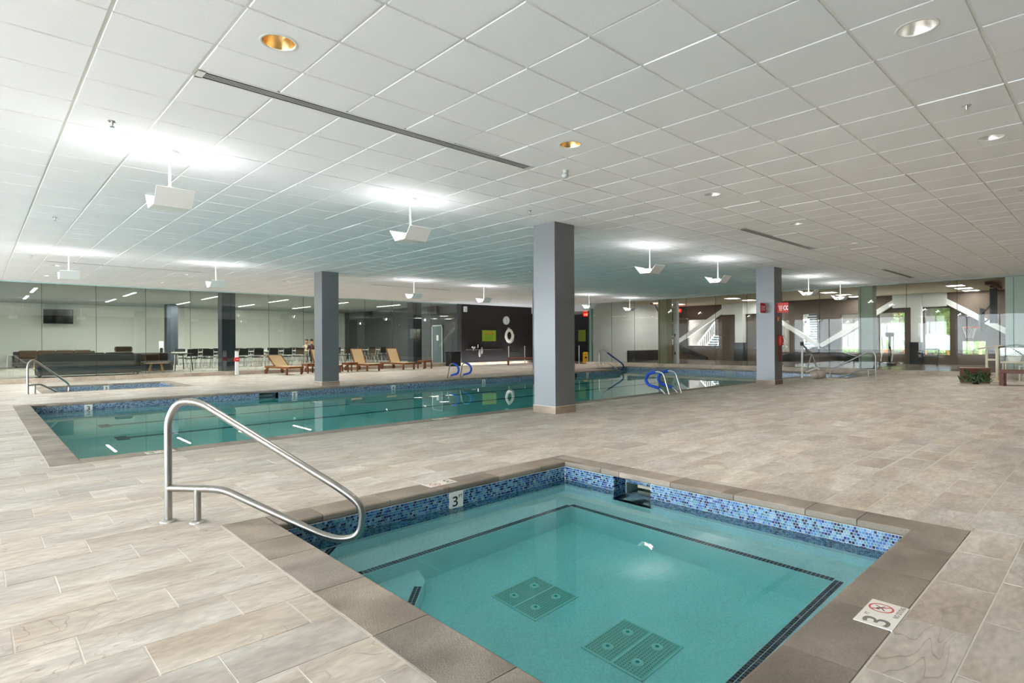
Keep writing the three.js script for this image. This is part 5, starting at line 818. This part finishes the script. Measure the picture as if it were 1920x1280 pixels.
  // meeting tables and mesh chairs
  const tbl = (a, b, w) => { const o = thing('meeting_table', 'white topped meeting table in the lounge', 'table', [a, LF, b], 0, 'white lounge meeting tables'); part('top', rbx(-w / 2, w / 2, 0.71, 0.74, -0.38, 0.38, 0.006), std({ color: hex('#d9dbcf'), roughness: 0.4 }), o); for (const s of [-1, 1]) { part('leg', [bar(V(s * (w / 2 - 0.15), 0, -0.3), V(s * (w / 2 - 0.15), 0.71, -0.1), 0.035), bar(V(s * (w / 2 - 0.15), 0, 0.3), V(s * (w / 2 - 0.15), 0.71, 0.1), 0.035)], lightGrey, o); } };
  for (const [a, b] of [[7.4, 29.35], [9.95, 29.35], [12.0, 29.35], [14.3, 29.35], [16.2, 29.2], [8.6, 32.4], [11.2, 32.4], [13.9, 32.0]]) tbl(a, b, 1.75);
  const cp = thing('mesh_chair', 'black mesh backed chair with pale frame at the meeting tables', 'chair', [0, LF, 0], 0, 'mesh chairs round the lounge tables');
  part('seat', rbx(-0.23, 0.23, 0.43, 0.47, -0.22, 0.23, 0.02), meshBlack, cp); part('backrest', [bar(V(0, 0.56, -0.23), V(0, 0.88, -0.29), 0.45, 0.025)], meshBlack, cp);
  for (const s of [-1, 1]) { part('back_post', tube([V(s * 0.22, 0.45, -0.2), V(s * 0.22, 0.6, -0.24), V(s * 0.22, 0.86, -0.29)], 0.012, 0.05, 8), lightGrey, cp); part('leg', bar(V(s * 0.25, 0, -0.28), V(s * 0.23, 0.44, 0.02), 0.012, 0.012, true), lightGrey, cp); part('leg', bar(V(s * 0.25, 0, 0.27), V(s * 0.23, 0.66, 0.1), 0.012, 0.012, true), lightGrey, cp); part('armrest', rbx(s * 0.25 - 0.025, s * 0.25 + 0.025, 0.64, 0.67, -0.16, 0.14, 0.01), meshBlack, cp); }
  const ch1 = [[7.05, 28.6, 0.05], [7.72, 28.6, -0.1], [8.4, 28.6, 0.15], [9.2, 28.6, 0.1], [9.95, 28.6, -0.12], [10.62, 28.6, 0], [11.29, 28.6, 0.1], [11.95, 28.6, -0.1], [12.6, 28.65, 0.1], [13.9, 28.6, 0], [14.6, 28.65, -0.1], [15.9, 28.5, 0], [16.6, 28.55, 0.15]], ch2 = [[7.0, 30.15, 3.0], [7.8, 30.1, 3.2], [9.6, 30.1, 3.1], [10.3, 30.15, 3.3], [11.7, 30.1, 3.1], [12.4, 30.1, 3.0], [14.0, 30.1, 3.15], [14.7, 30.1, 3.2], [16.3, 29.9, 3.1], [8.3, 31.6, 0.1], [9.0, 31.65, -0.1], [10.9, 31.6, 0], [11.6, 31.65, 0.1]];
  [...ch1, ...ch2].forEach(([a, b, t], i) => { if (i) copy(cp, [a, LF, b], t); else { cp.position.set(a, LF, -b); cp.rotation.y = t; } });
}

// ---------------------------------------------------------------- people
{
  // bones: [p, q, r0, r1, colour]; one skin over all, coloured by the nearest bone
  const figure = (bones, cell = 0.016, k = 0.035) => {
    const box = new THREE.Box3(); for (const [p, q, r0, r1] of bones) { box.expandByPoint(p.clone().addScalar(r0 + 0.05)).expandByPoint(p.clone().subScalar(r0 + 0.05)); box.expandByPoint(q.clone().addScalar(r1 + 0.05)).expandByPoint(q.clone().subScalar(r1 + 0.05)); }
    const c = box.getCenter(new THREE.Vector3()), half = box.getSize(new THREE.Vector3()).toArray().reduce((a, b) => Math.max(a, b)) / 2, n = Math.min(110, Math.ceil(2 * half / cell)), mc = new MarchingCubes(n, black, false, false, 60000);
    const dist = (x, y, z, [p, q, r0, r1]) => { const dx = q.x - p.x, dy = q.y - p.y, dz = q.z - p.z, L = dx * dx + dy * dy + dz * dz || 1e-9, t = clamp(((x - p.x) * dx + (y - p.y) * dy + (z - p.z) * dz) / L); return Math.hypot(x - p.x - dx * t, y - p.y - dy * t, z - p.z - dz * t) - (r0 + (r1 - r0) * t); };
    for (let l = 0; l < n; l++) for (let j = 0; j < n; j++) for (let i = 0; i < n; i++) { const x = c.x + (i - n / 2) / (n / 2) * half, y = c.y + (j - n / 2) / (n / 2) * half, z = c.z + (l - n / 2) / (n / 2) * half; let d = 9; for (const b of bones) { const e = dist(x, y, z, b), h = clamp(0.5 + 0.5 * (d - e) / k); d = d + (e - d) * h - k * h * (1 - h); } mc.field[i + j * n + l * n * n] = -d / half; }
    mc.isolation = 0; mc.update();
    const P3 = mc.positionArray.slice(0, mc.count * 3), N3 = mc.normalArray.slice(0, mc.count * 3), C3 = new Float32Array(mc.count * 3);
    for (let v = 0; v < mc.count; v++) { const x = P3[3 * v] = P3[3 * v] * half + c.x, y = P3[3 * v + 1] = P3[3 * v + 1] * half + c.y, z = P3[3 * v + 2] = P3[3 * v + 2] * half + c.z; let best = 9, col; for (const b of bones) { const e = dist(x, y, z, b); if (e < best) { best = e; col = b[4]; } } C3.set([col.r, col.g, col.b], 3 * v); }
    const g = new THREE.BufferGeometry(); g.setAttribute('position', new THREE.BufferAttribute(P3, 3)); g.setAttribute('normal', new THREE.BufferAttribute(N3, 3)); g.setAttribute('uv', new THREE.BufferAttribute(new Float32Array(mc.count * 2), 2)); g.setAttribute('color', new THREE.BufferAttribute(C3, 3)); return g;
  };
  const bodyM = std({ vertexColors: true, roughness: 0.8 }), skin = hex('#b98565');
  const hand = (w, dir, c) => { const out = [[w, w.clone().add(dir.clone().multiplyScalar(0.08)), 0.032, 0.034, c]], up = new THREE.Vector3(0, 1, 0), side = dir.clone().cross(up).normalize(); for (let k = 0; k < 4; k++) { const s = w.clone().add(dir.clone().multiplyScalar(0.085)).add(side.clone().multiplyScalar((k - 1.5) * 0.02)); out.push([s, s.clone().add(dir.clone().multiplyScalar(0.07 - Math.abs(k - 1.3) * 0.01)).add(new THREE.Vector3(0, -0.02, 0)), 0.0095, 0.008, c]); } const t = w.clone().add(dir.clone().multiplyScalar(0.03)).add(side.clone().multiplyScalar(-0.035)); out.push([t, t.clone().add(dir.clone().multiplyScalar(0.05)).add(side.clone().multiplyScalar(-0.02)), 0.011, 0.009, c]); return out; };
  // seated figure, hips at the origin of its seat; faces +x before turning
  const seated = (shirt, trouser, lean = 0.05) => { const v = (x, y, z) => new THREE.Vector3(x, y, z), b = [], ch = v(lean, 0.92, 0), nk = v(lean + 0.02, 1.1, 0), hd = v(lean + 0.06, 1.26, 0);
    b.push([v(0, 0.52, 0), v(lean * 0.6, 0.74, 0), 0.145, 0.135, shirt], [v(lean * 0.6, 0.74, 0), ch, 0.135, 0.14, shirt], [ch, nk, 0.1, 0.055, shirt], [nk, hd, 0.052, 0.055, skin], [hd, v(lean + 0.07, 1.34, 0), 0.082, 0.09, skin], [v(lean + 0.14, 1.27, 0), v(lean + 0.165, 1.255, 0), 0.018, 0.02, skin]);
    for (const s of [-1, 1]) { const sh = v(lean + 0.0, 1.0, s * 0.17), el = v(lean + 0.12, 0.75, s * 0.24), wr = v(lean + 0.36, 0.77, s * 0.15); b.push([ch, sh, 0.09, 0.065, shirt], [sh, el, 0.058, 0.045, shirt], [el, wr, 0.043, 0.03, skin], ...hand(wr, v(1, 0, -s * 0.3).normalize(), skin)); const hp = v(0, 0.5, s * 0.09), kn = v(0.44, 0.52, s * 0.12), an = v(0.42, 0.1, s * 0.12); b.push([hp, kn, 0.085, 0.06, trouser], [kn, an, 0.06, 0.04, trouser], [an, v(0.58, 0.04, s * 0.13), 0.042, 0.032, hex('#222222')]); b.push([v(lean + 0.05, 1.3, s * 0.085), v(lean + 0.05, 1.27, s * 0.088), 0.015, 0.012, skin]); }
    return figure(b); };
  const cap = (o, x, y, col, brim = 1) => { const c = part('cap', put(flat(new THREE.SphereGeometry(0.103, 20, 10, 0, 6.3, 0, 1.6)), x, y, 0), col, o); part('brim', put(flat(new THREE.CylinderGeometry(0.075, 0.075, 0.012, 16).scale(1.1, 1, 0.9)), x + 0.1 * brim, y + 0.005, 0), col, c); };
  const eyes = (o, x, y) => part('eyes', [-1, 1].map((s) => put(flat(new THREE.SphereGeometry(0.011, 8, 6)), x, y, s * 0.034)), black, o);
  const p1 = thing('person', 'person in a black cap and beige shirt seated at the lounge table', 'person', [14.25, LF, 33.05], -1.5); p1.scale.setScalar(0.94); part('body', seated(hex('#a59a88'), hex('#2c2d30')), bodyM, p1); cap(p1, 0.11, 1.36, black); eyes(p1, 0.195, 1.32); part('beard', put(flat(new THREE.SphereGeometry(0.06, 12, 8).scale(0.9, 0.8, 1.1)), 0.13, 1.225, 0), std({ color: hex('#2b211b'), roughness: 0.9 }), p1);
  const p2 = thing('person', 'person in a dark maroon top leaning at the lounge table', 'person', [13.72, LF, 30.85], 1.5); p2.scale.setScalar(0.94); part('body', seated(hex('#4b1820'), hex('#232528'), 0.18), bodyM, p2); part('hair', put(flat(new THREE.SphereGeometry(0.104, 18, 12, 0, 6.3, 0, 1.9)), 0.235, 1.345, 0), std({ color: hex('#241a15'), roughness: 0.9 }), p2); eyes(p2, 0.325, 1.32);
  for (const [x, b, t] of [[14.25, 33.05, -1.5], [13.72, 30.85, 1.5]]) { const o = thing('stool', 'low round black stool under a seated person', 'stool', [x, LF, b], t, 'stools under the seated people'); part('seat', lathe([[0, 0.30], [0.16, 0.30], [0.17, 0.33], [0, 0.34]], 20), black, o); part('stem', cyl(0.02, 0.02, 0.02, 0.31, 0, 0), steelDull, o); part('base', lathe([[0, 0.03], [0.17, 0.02], [0.18, 0]], 20), black, o); }
  // worker stooping outside
  { const v = (x, y, z) => new THREE.Vector3(x, y, z), sh = hex('#5a4a4a'), tr = hex('#3d4a5c'), b = [];
    b.push([v(0, 0.88, 0), v(0.22, 1.12, 0), 0.14, 0.13, sh], [v(0.22, 1.12, 0), v(0.42, 1.28, 0), 0.13, 0.12, sh], [v(0.42, 1.28, 0), v(0.5, 1.33, 0), 0.07, 0.055, sh], [v(0.5, 1.33, 0), v(0.58, 1.38, 0), 0.07, 0.092, skin], [v(0.58, 1.38, 0), v(0.61, 1.4, 0), 0.09, 0.09, skin]);
    for (const s of [-1, 1]) { b.push([v(0.4, 1.26, 0), v(0.38, 1.24, s * 0.17), 0.08, 0.065, sh], [v(0.38, 1.24, s * 0.17), v(0.48, 0.97, s * 0.2), 0.056, 0.044, skin], [v(0.48, 0.97, s * 0.2), v(0.66, 0.82, s * 0.12), 0.042, 0.03, skin], ...hand(v(0.66, 0.82, s * 0.12), v(0.9, -0.3, 0).normalize(), skin), [v(0, 0.86, s * 0.09), v(0.1, 0.46, s * 0.12), 0.09, 0.06, tr], [v(0.1, 0.46, s * 0.12), v(-0.02, 0.08, s * 0.13), 0.06, 0.042, tr], [v(-0.02, 0.06, s * 0.13), v(0.16, 0.03, s * 0.14), 0.04, 0.03, hex('#333333')]); }
    const w = thing('person', 'worker in a white cap stooping over an orange tool in the courtyard', 'person', [37, -0.02, 8.0], 1.75); part('body', figure(b), bodyM, w); cap(w, 0.6, 1.42, white); eyes(w, 0.69, 1.4);
    const tl = thing('orange_power_tool', 'orange power tool held by the stooping courtyard worker', 'tool', [36.78, 0.56, 8.98], 1.75); part('housing', rbx(-0.14, 0.2, 0, 0.18, -0.1, 0.1, 0.03), std({ color: hex('#e0622b'), roughness: 0.5 }), tl); part('handle', tube([V(-0.1, 0.16, 0), V(-0.08, 0.26, 0), V(0.12, 0.26, 0), V(0.14, 0.16, 0)], 0.016, 0.04, 8), black, tl); part('blade_guard', rbx(0.2, 0.5, 0.02, 0.08, -0.02, 0.02, 0.01), lightGrey, tl); }
}

scene.traverse((o) => { if (o.isMesh) { o.castShadow = true; o.receiveShadow = true; } });
renderer.render(scene, camera);
